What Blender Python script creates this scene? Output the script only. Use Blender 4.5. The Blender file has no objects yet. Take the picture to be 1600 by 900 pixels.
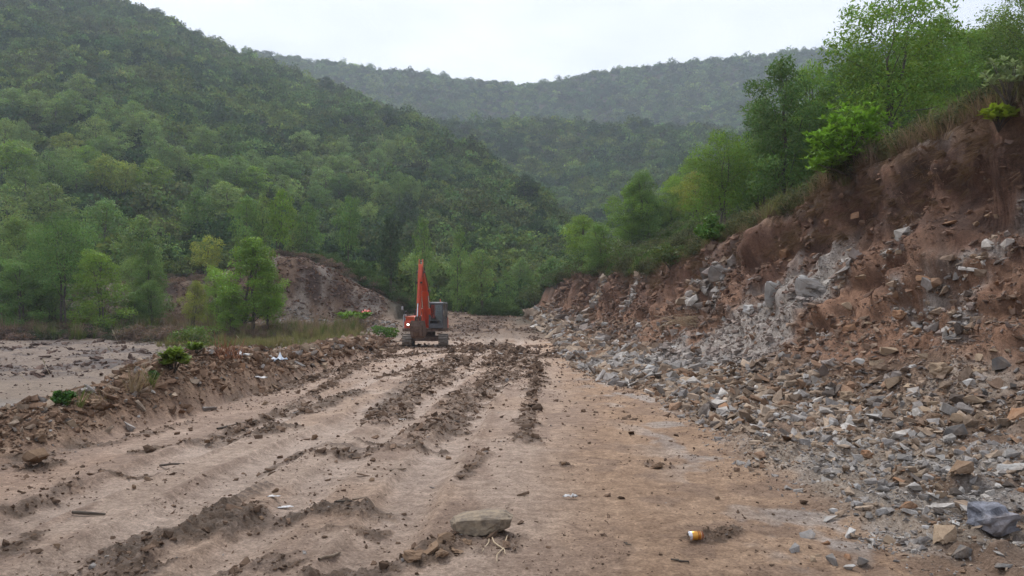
import bpy, bmesh, math, random
import numpy as np
from mathutils import Vector, Matrix, Euler

S = bpy.context.scene
C = S.collection
PI = math.pi
R = math.radians

# ------------------------------------------------------------------ camera, world, sun, exposure
CAM_Z, PITCH, FPX = 1.65, math.atan((503 - 450) / 1164), 1164.0
cam = bpy.data.objects.new('camera', bpy.data.cameras.new('camera'))
C.objects.link(cam)
cam.location = (0, 0, CAM_Z)
cam.rotation_euler = (PI / 2 + PITCH, 0, 0)
cam.data.sensor_width = 36
cam.data.lens = 36 * FPX / 1600
cam.data.clip_start = 0.05
cam.data.clip_end = 6000
S.camera = cam

SUN_EL, SUN_AZ = R(56), R(-28)          # azimuth measured from +Y towards +X
W = bpy.data.worlds.new("World"); S.world = W; W.use_nodes = True
nt = W.node_tree; nt.nodes.clear()
out = nt.nodes.new('ShaderNodeOutputWorld'); bg = nt.nodes.new('ShaderNodeBackground')
sky = nt.nodes.new('ShaderNodeTexSky'); sky.sky_type = 'NISHITA'; sky.sun_disc = False
sky.sun_elevation = SUN_EL; sky.sun_rotation = SUN_AZ; sky.altitude = 200; sky.dust_density = 3
tc = nt.nodes.new('ShaderNodeTexCoord')
mp = nt.nodes.new('ShaderNodeMapping'); mp.inputs['Scale'].default_value = (1, 1, 2.6)
no = nt.nodes.new('ShaderNodeTexNoise'); no.inputs['Scale'].default_value = 2.4; no.inputs['Detail'].default_value = 5; no.inputs['Roughness'].default_value = .55
cr = nt.nodes.new('ShaderNodeValToRGB')
cr.color_ramp.elements[0].position = .3; cr.color_ramp.elements[0].color = (.40, .43, .51, 1)
cr.color_ramp.elements[1].position = .72; cr.color_ramp.elements[1].color = (.68, .69, .75, 1)
sc_ = nt.nodes.new('ShaderNodeVectorMath'); sc_.operation = 'SCALE'; sc_.inputs['Scale'].default_value = 8.6
mx = nt.nodes.new('ShaderNodeMix'); mx.data_type = 'RGBA'; mx.inputs['Factor'].default_value = .88
bg.inputs['Strength'].default_value = .12
L = nt.links.new
L(tc.outputs['Generated'], mp.inputs['Vector']); L(mp.outputs[0], no.inputs['Vector']); L(no.outputs['Fac'], cr.inputs['Fac'])
L(cr.outputs['Color'], sc_.inputs[0]); L(sky.outputs['Color'], mx.inputs['A']); L(sc_.outputs[0], mx.inputs['B'])
L(mx.outputs['Result'], bg.inputs['Color']); L(bg.outputs[0], out.inputs['Surface'])

sl = bpy.data.lights.new('sun', 'SUN'); sl.energy = 1.5; sl.angle = R(14); sl.color = (1, .965, .92)
so = bpy.data.objects.new('sun', sl); C.objects.link(so)
sd = Vector((math.sin(SUN_AZ) * math.cos(SUN_EL), math.cos(SUN_AZ) * math.cos(SUN_EL), math.sin(SUN_EL)))
so.rotation_euler = sd.to_track_quat('Z', 'Y').to_euler(); so.location = (0, 0, 60)

S.view_settings.view_transform = 'Standard'; S.view_settings.look = 'None'
S.view_settings.exposure = 0.9; S.view_settings.gamma = 1
S.cycles.max_bounces = 5; S.cycles.diffuse_bounces = 2; S.cycles.glossy_bounces = 2
S.cycles.transmission_bounces = 2; S.cycles.transparent_max_bounces = 8; S.cycles.volume_bounces = 2
S.cycles.use_denoising = True
S.render.use_persistent_data = False

# ------------------------------------------------------------------ numpy noise
rng = np.random.default_rng(7)
random.seed(7)
def _h(ix, iy, seed):
    a = (ix.astype(np.int64) * 374761393 + iy.astype(np.int64) * 668265263 + seed * 1442695041) & 0xFFFFFFFF
    a = ((a ^ (a >> 13)) * 1274126177) & 0xFFFFFFFF
    a = ((a ^ (a >> 16)) * 2246822519) & 0xFFFFFFFF
    return ((a ^ (a >> 15)) & 0xFFFFFF) / 16777216.0
def vn(x, y, seed=0):
    x0 = np.floor(x); y0 = np.floor(y); fx = x - x0; fy = y - y0
    fx = fx * fx * (3 - 2 * fx); fy = fy * fy * (3 - 2 * fy)
    a = _h(x0, y0, seed); b = _h(x0 + 1, y0, seed); c = _h(x0, y0 + 1, seed); d = _h(x0 + 1, y0 + 1, seed)
    return (a + (b - a) * fx) * (1 - fy) + (c + (d - c) * fx) * fy
def fbm(x, y, o=4, seed=0):
    s = 0; a = .5; t = 0
    for i in range(o):
        s = s + a * vn(x, y, seed + i * 17); t += a; a *= .5; x = x * 2.03 + 3.1; y = y * 2.03 + 1.7
    return s / t
def worley(x, y, seed=0):
    x0 = np.floor(x); y0 = np.floor(y)
    f1 = np.full(x.shape, 9.); f2 = np.full(x.shape, 9.); cid = np.zeros(x.shape)
    for i in (-1, 0, 1):
        for j in (-1, 0, 1):
            cx = x0 + i; cy = y0 + j
            d = np.hypot(cx + _h(cx, cy, seed) - x, cy + _h(cx, cy, seed + 5) - y)
            n = d < f1
            f2 = np.where(n, f1, np.minimum(f2, d)); f1 = np.where(n, d, f1)
            cid = np.where(n, _h(cx, cy, seed + 9), cid)
    return f1, f2, cid
def ss(a, b, x):
    t = np.clip((x - a) / (b - a), 0, 1); return t * t * (3 - 2 * t)

# ------------------------------------------------------------------ pixels of the photo (1600 x 900) to rays
def ray(u, v):
    s = (450 - v) / FPX; k = math.cos(PITCH) - s * math.sin(PITCH)
    return ((u - 800) / FPX / k, (math.sin(PITCH) + s * math.cos(PITCH)) / k)       # x/y , (z-cam)/y
def flat(u, v, z=0.0):
    t, e = ray(u, v); y = (z - CAM_Z) / e; return (t * y, y)

# ------------------------------------------------------------------ terrain
TK = np.array([-1.1, -.7, -.524, -.37, -.258, -.137, -.05, .03, .12, .26, .4, .7, 1.1])
YK = np.array([50, 60, 75, 90, 110, 150, 200, 250, 300, 380, 440, 560, 660, 760, 900, 1300.])
ET = np.array([
 # t: -1.1   -.7    -.524  -.37   -.258  -.137  -.05   .03    .12    .26    .4    .7    1.1
 [-.032, -.032, -.032, -.032, -.032, -.032, -.033, -.033, -.033, -.033, -.03, -.03, -.03],   # 50
 [-.010, -.012, -.014, -.014, -.014, -.014, -.014, -.014, -.012, -.01, -.01, 0, 0],          # 60
 [.040, .035, .030, .024, .018, .010, .008, .006, .008, .02, .04, .06, .06],                # 75
 [.085, .075, .065, .058, .040, .018, .014, .010, .020, .05, .08, .12, .12],                # 90
 [.140, .125, .110, .095, .062, .045, .035, .022, .030, .08, .12, .17, .17],                # 110
 [.24, .215, .190, .165, .130, .110, .100, .085, .060, .11, .17, .23, .23],                 # 150
 [.33, .305, .280, .240, .200, .175, .170, .165, .080, .14, .20, .27, .29],                 # 200
 [.40, .385, .335, .290, .250, .228, .224, .135, .100, .16, .215, .30, .33],                # 250
 [.45, .43, .380, .322, .285, .270, .205, .130, .135, .185, .225, .33, .36],                # 300
 [.53, .50, .424, .354, .316, .255, .205, .200, .205, .225, .235, .36, .42],                # 380
 [.50, .47, .400, .330, .290, .262, .262, .258, .262, .256, .24, .36, .42],                 # 440
 [.36, .36, .300, .260, .230, .210, .200, .195, .200, .205, .25, .34, .42],                 # 560
 [.36, .36, .345, .320, .295, .265, .250, .250, .255, .270, .30, .34, .42],                 # 660
 [.36, .36, .365, .363, .350, .337, .326, .317, .338, .349, .366, .39, .42],                # 760
 [.28, .28, .300, .300, .290, .280, .270, .265, .280, .290, .30, .33, .34],                 # 900
 [.15, .15, .150, .150, .150, .150, .150, .150, .150, .150, .15, .15, .15]])                # 1300
def tab(t, y):
    t = np.clip(t, TK[0], TK[-1] - 1e-6); y = np.clip(y, YK[0], YK[-1] - 1e-6)
    i = np.clip(np.searchsorted(TK, t, side='right') - 1, 0, len(TK) - 2); j = np.clip(np.searchsorted(YK, y, side='right') - 1, 0, len(YK) - 2)
    a = (t - TK[i]) / (TK[i + 1] - TK[i]); b = (y - YK[j]) / (YK[j + 1] - YK[j])
    a = a * a * (3 - 2 * a) * .5 + a * .5
    return (ET[j, i] * (1 - a) + ET[j, i + 1] * a) * (1 - b) + (ET[j + 1, i] * (1 - a) + ET[j + 1, i + 1] * a) * b

def toe_x(y): return np.interp(y, [3, 5, 9.7, 16, 21, 27, 35, 52, 60, 75, 90], [2.7, 2.7, 2.9, 3.3, 2.6, 2.4, 2.7, 3.2, 2.6, 1.5, 0])
def top_x(y): return np.interp(y, [3, 10, 14, 18, 22, 28, 36, 49, 70, 85, 100], [10.8, 10.8, 10.6, 10, 9.4, 8.9, 8.7, 8.5, 6.4, 4.2, 3.4])
def top_z(y): return np.interp(y, [3, 14, 18, 21.8, 23.2, 30, 36, 49, 70, 85, 100], [6.3, 6.1, 5.9, 5.75, 5.25, 4.9, 4.75, 4.7, 6.0, 5.6, 5.2])
def berm_x(y): return np.interp(y, [3, 8, 13, 20, 41, 50], [-6.0, -5.8, -5.55, -6.0, -7.4, -8.3])
def berm_h(y): return np.interp(y, [3, 8, 11, 14, 22, 35, 45, 53], [.2, .25, .42, .78, .78, .6, .42, .1])
def ground_g(y): return np.interp(y, [0, 42, 50, 60, 75, 90], [0, 0, .06, .85, 2.2, 2.9])

CLODS = [  # pixel a, pixel b, half width m, height m   (churned mud)
 ((817, 692), (836, 603), .17, .09), ((836, 600), (836, 566), .3, .08), ((714, 748), (765, 706), .08, .05),
 ((650, 690), (740, 622), .34, .10), ((740, 622), (792, 580), .5, .12), ((790, 576), (800, 546), .9, .12),
 ((596, 656), (662, 602), .38, .11), ((662, 600), (722, 556), .6, .13), ((716, 552), (780, 540), 1.0, .12),
 ((470, 645), (560, 612), .22, .05), ((500, 712), (690, 702), .16, .045), ((560, 690), (620, 690), .12, .05),
 ((130, 890), (350, 812), .36, .08), ((330, 896), (470, 880), .16, .05), ((480, 900), (700, 872), .2, .07), ((690, 872), (750, 842), .22, .07),
 ((340, 690), (440, 668), .24, .035), ((480, 800), (600, 798), .22, .035), ((500, 826), (590, 822), .16, .04),
 ((205, 712), (330, 686), .07, .03), ((330, 686), (478, 626), .10, .05), ((478, 622), (562, 574), .16, .07),
 ((860, 560), (900, 545), .8, .10), ((740, 520), (840, 510), 1.5, .15), ((880, 727), (890, 729), .06, .02), ((1012, 726), (1040, 730), .1, .04), ((1092, 846), (1145, 830), .13, .04),
 ((0, 728), (150, 694), .22, .08), ((150, 700), (300, 660), .12, .04), ((50, 735), (75, 728), .14, .12), ((640, 540), (560, 556), .7, .05),
 ((230, 650), (420, 612), .25, .04), ((440, 608), (600, 556), .5, .05), ((400, 740), (480, 700), .06, .02), ((600, 560), (660, 552), .5, .06),
 ((20, 800), (110, 760), .10, .03), ((150, 740), (250, 735), .07, .02), ((0, 860), (60, 830), .10, .03), ((650, 575), (600, 590), .3, .06)]
BARS = [((340, 690), (440, 668), .28), ((480, 800), (600, 798), .26), ((500, 700), (650, 702), .2), ((480, 640), (570, 612), .3), ((200, 850), (340, 812), .3), ((590, 640), (640, 600), .3), ((330, 800), (420, 760), .1)]
def seg_d(x, y, a, b):
    ax, ay = a; bx, by = b; dx = bx - ax; dy = by - ay
    t = np.clip(((x - ax) * dx + (y - ay) * dy) / (dx * dx + dy * dy), 0, 1)
    return np.hypot(x - ax - t * dx, y - ay - t * dy)
CL = [(flat(*a), flat(*b), w * 1.08, h * (.36 if max(a[1], b[1]) > 780 else .32)) for a, b, w, h in CLODS]
BR = [(flat(*a), flat(*b), w) for a, b, w in BARS]

def terrain(x, y, fine=True):
    """height and masks (all in world metres)"""
    x = np.asarray(x, float); y = np.asarray(y, float)
    ys = np.maximum(y, 1.0); t = x / ys
    g = ground_g(y)
    n1 = fbm(x / 3.1, y / 3.1, 3, 3) - .5
    z = g + .05 * n1
    far = tab(t, ys) * ys + CAM_Z
    hn = fbm(x / 55, y / 55, 4, 21) - .5; rr = np.abs(fbm(x / 38, y / 60, 3, 33) - .5)
    far = far + ss(95, 190, y) * (hn * 11 + (rr - .12) * 14) * np.clip(y / 330, .3, .8) * (1 - .6 * ss(500, 700, y)) * (1 - .75 * ss(.0, .06, .05 - np.abs((y - 380) / 2500)))
    wf = ss(50, 64, y)
    z = z * (1 - wf) + far * wf
    # mud flat, lower than the road
    bx = berm_x(y) + .35 * (fbm(y / 2.3, y * 0 + 1, 2, 41) - .5)
    left = ss(0, 1.6, bx - 1.0 - x)
    lo = np.interp(y, [0, 26, 40, 52], [-.42, -.38, -.10, .22])
    z = z + left * lo * (1 - wf)
    # berm
    bh = berm_h(y) * (.75 + .6 * fbm(y / 1.7, y * 0 + 5, 3, 43)) * (1 - ss(50, 56, y))
    bq = (x - (bx - 1.05)) / np.where(x > bx - 1.05, 1.05, 1.25)
    bm = np.clip(1 - bq * bq, 0, 1) ** 1.15
    z = z + bh * bm
    # left knoll with the earth scar
    kt = np.interp(x, [-52, -38, -30, -24, -20, -16.5, -13.5, -11.5], [0, 3.0, 3.8, 6.0, 6.2, 4.5, 2.7, 1.6]) + .7 * (fbm(x / 1.5, x * 0 + 3, 3, 52) - .5)
    ky = 66 + 1.6 * (fbm(x / 4, y / 9, 3, 51) - .5) + np.interp(x, [-40, -26, -18, -12], [1.5, .6, 0, 2.4])
    kn = kt * ss(0, 4.6, y - ky) * (1 - ss(88, 106, y)) + 1.75 * ss(60, 66, y)
    kn = np.where((x < -11) & (x > -56) & (y > 59), kn, -9)
    scar = np.clip(1 - np.abs((y - ky - 2.3) / 3.4), 0, 1) * ss(-11.5, -13.5, x) * np.maximum(ss(-27.5, -24.5, x), .75 * ss(.5, .6, fbm(x / 3, y / 3, 3, 53))) * (kn > z - .8)
    z = np.maximum(z, kn)
    # right bank
    w1 = fbm(y / 2.6, x / 9, 4, 61) - .5
    tx = toe_x(y) + .7 * (fbm(x / 1.5, y / 1.9, 3, 63) - .5); ux = top_x(y) + 1.5 * w1 + .5 * (vn(y / .9, x * 0 + 2, 64) - .5) * (y < 60) * ss(.9, 1.0, (x - tx) / (top_x(y) - tx))
    q = (x - tx) / (ux - tx)
    pr = np.interp(q, [0, .12, .34, .46, .55, .69, .84, .95, 1.0], [0, .006, .03, .09, .165, .31, .6, .87, 1.0])
    rise = np.clip(x - ux, 0, None)
    up = top_z(y) + rise * .40 + .006 * np.clip(rise - 15, 0, None) ** 1.3
    fade = 1 - ss(86, 104, y)
    bank = g + (top_z(y) - g) * pr
    rb = np.where(q >= 1, up, bank)
    inb = (q > 0) & (y < 104)
    z = np.where(inb, z + (np.maximum(rb, z) - z) * fade, z)
    bankm = np.where((q > 0) & (q < 1.02), 1, 0) * fade
    rub = ss(-.03, .05, q) * (1 - ss(.97, 1.01, q)) * fade
    M = dict(t=t, left=left, berm=bm * (bh > .08), scar=scar, q=q, rub=rub, bankm=bankm, far=wf, fade=fade)
    # churned mud
    cm = np.zeros_like(x); ch = np.zeros_like(x)
    near = (y < 75) & (np.abs(x) < 14)
    if near.any():
        xn = x[near]; yn = y[near]
        wob = (fbm(xn / .35, yn / .55, 3, 71) - .5)
        wob2 = fbm(xn / .12, yn / .16, 2, 72) - .5
        c1 = np.zeros_like(xn); c2 = np.zeros_like(xn)
        for a, b, w, h in CL:
            sel = (yn > min(a[1], b[1]) - 3 * w - .5) & (yn < max(a[1], b[1]) + 3 * w + .5)
            if not sel.any(): continue
            d = seg_d(xn[sel], yn[sel], a, b) / w + wob[sel] * 2.4 + wob2[sel] * 1.1
            m = 1 - ss(.6, 1.2, d)
            c1[sel] = np.maximum(c1[sel], m); c2[sel] = np.maximum(c2[sel], h * (1 - ss(.2, 1.2, d)))
        cm[near] = c1; ch[near] = c2
    M['clod'] = cm
    if not fine:
        return z + ch * .6, M
    # ---- fine relief
    if near.any():
        f1, f2, ci = worley(xn / .16 + wob, yn / .16, 81); g1, g2, gi = worley(xn / .065, yn / .065, 82)
        lump = (1 - f1) * (.3 + ci) * .8 + .35 * (1 - g1) * gi
        h1, h2, hi = worley(xn / .105 + 3, yn / .12 + wob, 87)
        zz = c2 * (.30 + .95 * lump) + c1 * (.020 * (1 - g1) * gi * 1.6 + .035 * (hi - .4) * ss(0, .12, h2 - h1))
        # smooth wheel and track lanes between the ridges
        lane = fbm(xn / .5, yn / 4.5, 3, 83) - .5
        zz = zz + .045 * lane + .012 * (fbm(xn / .09, yn / .12, 2, 84) - .5) + .022 * (fbm(xn / .3, yn / .4, 2, 85) - .5)
        # rut edges of the long tracks
        lanem = np.zeros_like(xn)
        for (xs, w, d_) in (((8, -2.9, 40, -1.7), .3, .05), ((8, -1.95, 40, -1.0), .22, .04), ((8, -.95, 40, .45), .26, .055), ((8, -4.1, 40, -3.9), .25, .05)):
            xc = np.interp(yn, [xs[0], xs[2]], [xs[1], xs[3]]) + .18 * (vn(yn / 2.2, yn * 0 + w, 86) - .5)
            k = (xn - xc) / w
            lanem = np.maximum(lanem, np.exp(-k ** 4) * (.4 + .6 * vn(yn / 1.7, yn * 0 + w * 9, 88)))
            zz = zz - 1.3 * d_ * np.exp(-k ** 4) + .6 * d_ * np.exp(-((np.abs(k) - 1.25) / .22) ** 2)
        bars = np.zeros_like(xn)
        for a, b, w in BR:
            m = 1 - ss(.6, 1.2, seg_d(xn, yn, a, b) / w + wob)
            ph = (yn * .92 + xn * .35) / .115 + wob * .8
            bars = np.maximum(bars, m * ss(.1, .8, np.sin(ph * 2 * PI) * .5 + .5))
        zz = zz + bars * .034
        nr = ss(0, .1, M['rub'][near]); zb = M['berm'][near]
        zz = zz * (1 - nr) * (1 - ss(.05, .3, zb)) * (1 - ss(.2, .8, left[near]))
        z[near] = z[near] + zz
        M['bars'] = np.zeros_like(x); M['bars'][near] = bars * (1 - nr); M['lane'] = np.zeros_like(x); M['lane'][near] = lanem * (1 - nr) * (1 - ss(.05, .3, zb))
    else:
        M['bars'] = np.zeros_like(x); M['lane'] = np.zeros_like(x)
    # rubble lumps on bank, berm and scar
    br = np.clip(np.maximum(M['rub'], np.maximum(M['berm'] * .9, M['scar'])), 0, 1)
    sel = (br > .01) & (y < 110)
    M['rel'] = np.zeros_like(x); M['crev'] = np.zeros_like(x); M['cell'] = np.zeros_like(x) + .5
    if sel.any():
        xs_, ys_, q_ = x[sel], y[sel], q[sel]
        zs_ = z[sel]
        wx = .35 * (fbm(xs_ / .8, ys_ / .8, 2, 90) - .5)
        us_ = xs_ + zs_ * 1.15
        a1, a2, ai = worley(us_ / 1.3 + wx + ys_ * .2, ys_ / 1.5 - zs_ * .15, 91)
        b1, b2, bi = worley(us_ / .46 + wx, ys_ / .5 + wx, 92)
        d1, d2, di = worley(us_ / .19, ys_ / .2 + wx, 93)
        st = np.maximum(ss(.45, .8, q_) * (q_ < 1.05), M['scar'][sel])                           # how steep the face is
        big = (ai - .5) * .6 * st * ss(0, .3, a2 - a1) * (1 - ss(.93, 1.0, q_))
        strata = np.abs(((zs_ * 1.5 - ys_ * .30 + xs_ * .35 + wx * 3) % 1.0) - .5)
        rel = big + (bi - .45) * (.13 + .16 * st) * ss(0, .3, b2 - b1) + (di - .5) * (.09 + .07 * st * (ys_ < 14)) * (1 - .7 * st * (ys_ > 16)) * ss(0, .35, d2 - d1) + .05 * (1 - d1) + (strata - .25) * .22 * st
        rel = rel + (fbm(us_ / 2.4, ys_ / 2.2, 5, 94) - .5) * (.35 + .95 * st)
        rel = rel * br[sel] * np.where(M['berm'][sel] > .05, .55, 1); z[sel] = z[sel] + rel; M['rel'][sel] = rel
        M['crev'][sel] = ss(.0, .09, b2 - b1) * .5 + .5; M['cell'][sel] = bi
    # mud flat clods and general ground
    lf = left * (1 - wf)
    ml = lf * ss(24, 30, y) * (1 - .5 * ss(47, 53, y))
    if ml.any():
        w1_, w2_, wi_ = worley(x / .7, y / .9, 99); z = z + ml * .16 * (wi_ - .4) * ss(0, .25, w2_ - w1_)
    z = z + ml * .30 * (fbm(x / .8, y / 1.4, 4, 95) - .45) + lf * .03 * (fbm(x / .9, y / .9, 3, 96) - .5)
    M['mudclod'] = ml * ss(.42, .62, fbm(x / 1.7, y / 2.0, 4, 97))
    z = z + ss(52, 62, y) * .35 * (fbm(x / 1.6, y / 1.6, 3, 98) - .5) * (y < 140)
    return z, M

def spread(x, y, z, M):
    """move the relief of steep faces from straight up to along the face normal"""
    s = (np.abs(M['rel']) > 1e-4) & (np.maximum(M['rub'] * (M['q'] > .3), M['scar']) > .05)
    px, py, pz = x.copy(), y.copy(), z.copy()
    if s.any():
        a, b, d = x[s], y[s], .35
        zx = (terrain(a + d, b, False)[0] - terrain(a - d, b, False)[0]) / (2 * d); zy = (terrain(a, b + d, False)[0] - terrain(a, b - d, False)[0]) / (2 * d)
        l = np.sqrt(1 + zx ** 2 + zy ** 2); r = M['rel'][s]; k = 1.15
        px[s] += -zx / l * r * k; py[s] += -zy / l * r * k; pz[s] += -r + r * k / l
    return px, py, pz
def hz(x, y, fine=False):
    return float(terrain(np.array([x]), np.array([y]), fine)[0][0])
_yy = np.concatenate([np.arange(4, 30, .05), np.arange(30, 130, .2), np.arange(130, 900, 2.)])
def P(u, v, fine=True, y0=4.5):
    """where the ray through a photo pixel meets the terrain"""
    t, e = ray(u, v); z, _ = terrain(t * _yy, _yy, fine)
    k = np.nonzero((z >= CAM_Z + e * _yy) & (_yy >= y0))[0]
    i = k[0] if len(k) else len(_yy) - 1
    return (t * _yy[i], _yy[i], float(z[i]))

# ------------------------------------------------------------------ materials
def mat(name):
    m = bpy.data.materials.new(name); m.use_nodes = True
    return m, m.node_tree, m.node_tree.nodes['Principled BSDF']
def nd(n, t, **kw):
    x = n.nodes.new(t)
    for k, v in kw.items(): setattr(x, k, v)
    return x
def mixc(n, a, b, f, mode='MIX'):
    m = n.nodes.new('ShaderNodeMix'); m.data_type = 'RGBA'; m.blend_type = mode
    for s, v in ((m.inputs['A'], a), (m.inputs['B'], b), (m.inputs['Factor'], f)):
        if hasattr(v, 'links'): n.links.new(v, s)
        else: s.default_value = v if not isinstance(v, tuple) else (*v, 1)
    return m.outputs['Result']
def noise(n, scale, detail=4, rough=.6, coord='Object', dist=0):
    t = n.nodes.new('ShaderNodeTexCoord'); x = n.nodes.new('ShaderNodeTexNoise')
    x.inputs['Scale'].default_value = scale; x.inputs['Detail'].default_value = detail; x.inputs['Roughness'].default_value = rough; x.inputs['Distortion'].default_value = dist
    n.links.new(t.outputs[coord], x.inputs['Vector']); return x.outputs['Fac']
def rampf(n, fac, a, b, lo=0., hi=1.):
    m = n.nodes.new('ShaderNodeMapRange'); n.links.new(fac, m.inputs['Value'])
    m.inputs['From Min'].default_value = a; m.inputs['From Max'].default_value = b; m.inputs['To Min'].default_value = lo; m.inputs['To Max'].default_value = hi
    return m.outputs['Result']
def bump(n, h, p, strength=.4, dist=.02):
    b = n.nodes.new('ShaderNodeBump'); b.inputs['Strength'].default_value = strength; b.inputs['Distance'].default_value = dist
    n.links.new(h, b.inputs['Height']); n.links.new(b.outputs[0], p.inputs['Normal'])

def ground_material():
    m, n, p = mat('soil')
    a = nd(n, 'ShaderNodeAttribute', attribute_name='col'); w = nd(n, 'ShaderNodeAttribute', attribute_name='rough')
    f1 = noise(n, 7, 8, .78); f2 = noise(n, 38, 6, .8); f3 = noise(n, 1.3, 4, .6)
    c = mixc(n, a.outputs['Color'], mixc(n, (.55, .5, .46), (1.4, 1.42, 1.45), rampf(n, f1, .36, .64)), .75, 'MULTIPLY')
    c = mixc(n, c, mixc(n, (.5, .46, .42), (1.5, 1.5, 1.5), rampf(n, f2, .35, .65)), .8, 'MULTIPLY')
    c = mixc(n, c, mixc(n, (.78, .74, .7), (1.2, 1.22, 1.24), rampf(n, f3, .35, .65)), .6, 'MULTIPLY')
    n.links.new(c, p.inputs['Base Color']); n.links.new(w.outputs['Fac'], p.inputs['Roughness'])
    p.inputs['Specular IOR Level'].default_value = .35
    ad = nd(n, 'ShaderNodeMath', operation='ADD'); n.links.new(f1, ad.inputs[0]); n.links.new(f2, ad.inputs[1])
    bump(n, ad.outputs[0], p, 1.0, .05)
    return m
M_SOIL = ground_material()

def rock_material(name, c1, c2, c3, instanced=False, rough=.85):
    m, n, p = mat(name)
    f = noise(n, 3.1, 6, .65, dist=.4); f2 = noise(n, 14, 5, .75)
    c = mixc(n, c1, c2, rampf(n, f, .38, .62)); c = mixc(n, c, c3, rampf(n, f2, .52, .72, 0, .75))
    if instanced:
        a = nd(n, 'ShaderNodeAttribute', attribute_name='tint', attribute_type='INSTANCER')
        c = mixc(n, a.outputs['Color'], mixc(n, (.72, .7, .68), (1.25, 1.25, 1.27), rampf(n, f, .35, .65)), 1., 'MULTIPLY')
    else:
        oi = nd(n, 'ShaderNodeObjectInfo')
        c = mixc(n, c, mixc(n, (.8, .78, .76), (1.2, 1.2, 1.2), oi.outputs['Random']), 1., 'MULTIPLY')
        # dust lying on the stone
        g = noise(n, 1.2, 3, .5); c = mixc(n, c, (.30, .22, .155), rampf(n, g, .5, .75, 0, .55))
    n.links.new(c, p.inputs['Base Color']); p.inputs['Roughness'].default_value = .95; p.inputs['Specular IOR Level'].default_value = .12
    bump(n, f2, p, .5, .03)
    return m
RK = {'grey': rock_material('grey_stone', (.25, .235, .215), (.34, .32, .30), (.16, .15, .14)),
      'pale': rock_material('pale_stone', (.40, .385, .36), (.50, .49, .47), (.3, .27, .23)),
      'tan': rock_material('tan_stone', (.30, .22, .15), (.38, .29, .20), (.19, .13, .085)),
      'rust': rock_material('rusty_stone', (.26, .145, .085), (.34, .2, .115), (.14, .08, .05)),
      'dark': rock_material('dark_stone', (.11, .102, .095), (.16, .15, .14), (.06, .055, .055)),
      'blue-grey': rock_material('blue_grey_stone', (.13, .135, .155), (.30, .31, .35), (.07, .07, .075)),
      'brown': rock_material('clay_clod', (.19, .125, .08), (.25, .17, .11), (.11, .07, .045))}
M_RKI = rock_material('rubble_stone', (.3, .3, .3), (.4, .4, .4), (.2, .2, .2), True)

def leaf_material(name, instanced=False, trans=.3, rough=.6, spec=.25):
    m, n, p = mat(name)
    a = nd(n, 'ShaderNodeAttribute', attribute_name='col')
    if instanced:
        b = nd(n, 'ShaderNodeAttribute', attribute_name='tint', attribute_type='INSTANCER').outputs['Color']
    else:
        b = nd(n, 'ShaderNodeObjectInfo').outputs['Color']
    c = mixc(n, a.outputs['Color'], b, 1., 'MULTIPLY')
    n.links.new(c, p.inputs['Base Color']); p.inputs['Roughness'].default_value = rough; p.inputs['Specular IOR Level'].default_value = spec
    tr = nd(n, 'ShaderNodeBsdfTranslucent'); n.links.new(mixc(n, c, (1.1, 1.15, .75), 1., 'MULTIPLY'), tr.inputs['Color'])
    ms = nd(n, 'ShaderNodeMixShader'); ms.inputs[0].default_value = trans
    n.links.new(p.outputs[0], ms.inputs[1]); n.links.new(tr.outputs[0], ms.inputs[2])
    n.links.new(ms.outputs[0], n.nodes['Material Output'].inputs['Surface'])
    return m
M_LEAF = leaf_material('leaf'); M_LEAFI = leaf_material('wood_leaf', True, .25, .9, .03)
M_DRY = leaf_material('dry_stalk', True, .15, .8, .1)
def plain(name, c1, c2, scale=6, rough=.8, metal=0., bstr=.2, spec=.4, lo=.4, hi=.62):
    m, n, p = mat(name)
    f = noise(n, scale, 6, .7, dist=.3); n.links.new(mixc(n, c1, c2, rampf(n, f, lo, hi)), p.inputs['Base Color'])
    p.inputs['Roughness'].default_value = rough; p.inputs['Metallic'].default_value = metal; p.inputs['Specular IOR Level'].default_value = spec
    bump(n, noise(n, scale * 4, 4, .7), p, bstr, .01); return m
M_BARK = plain('bark', (.055, .045, .036), (.12, .10, .08), 5, .9)

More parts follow.
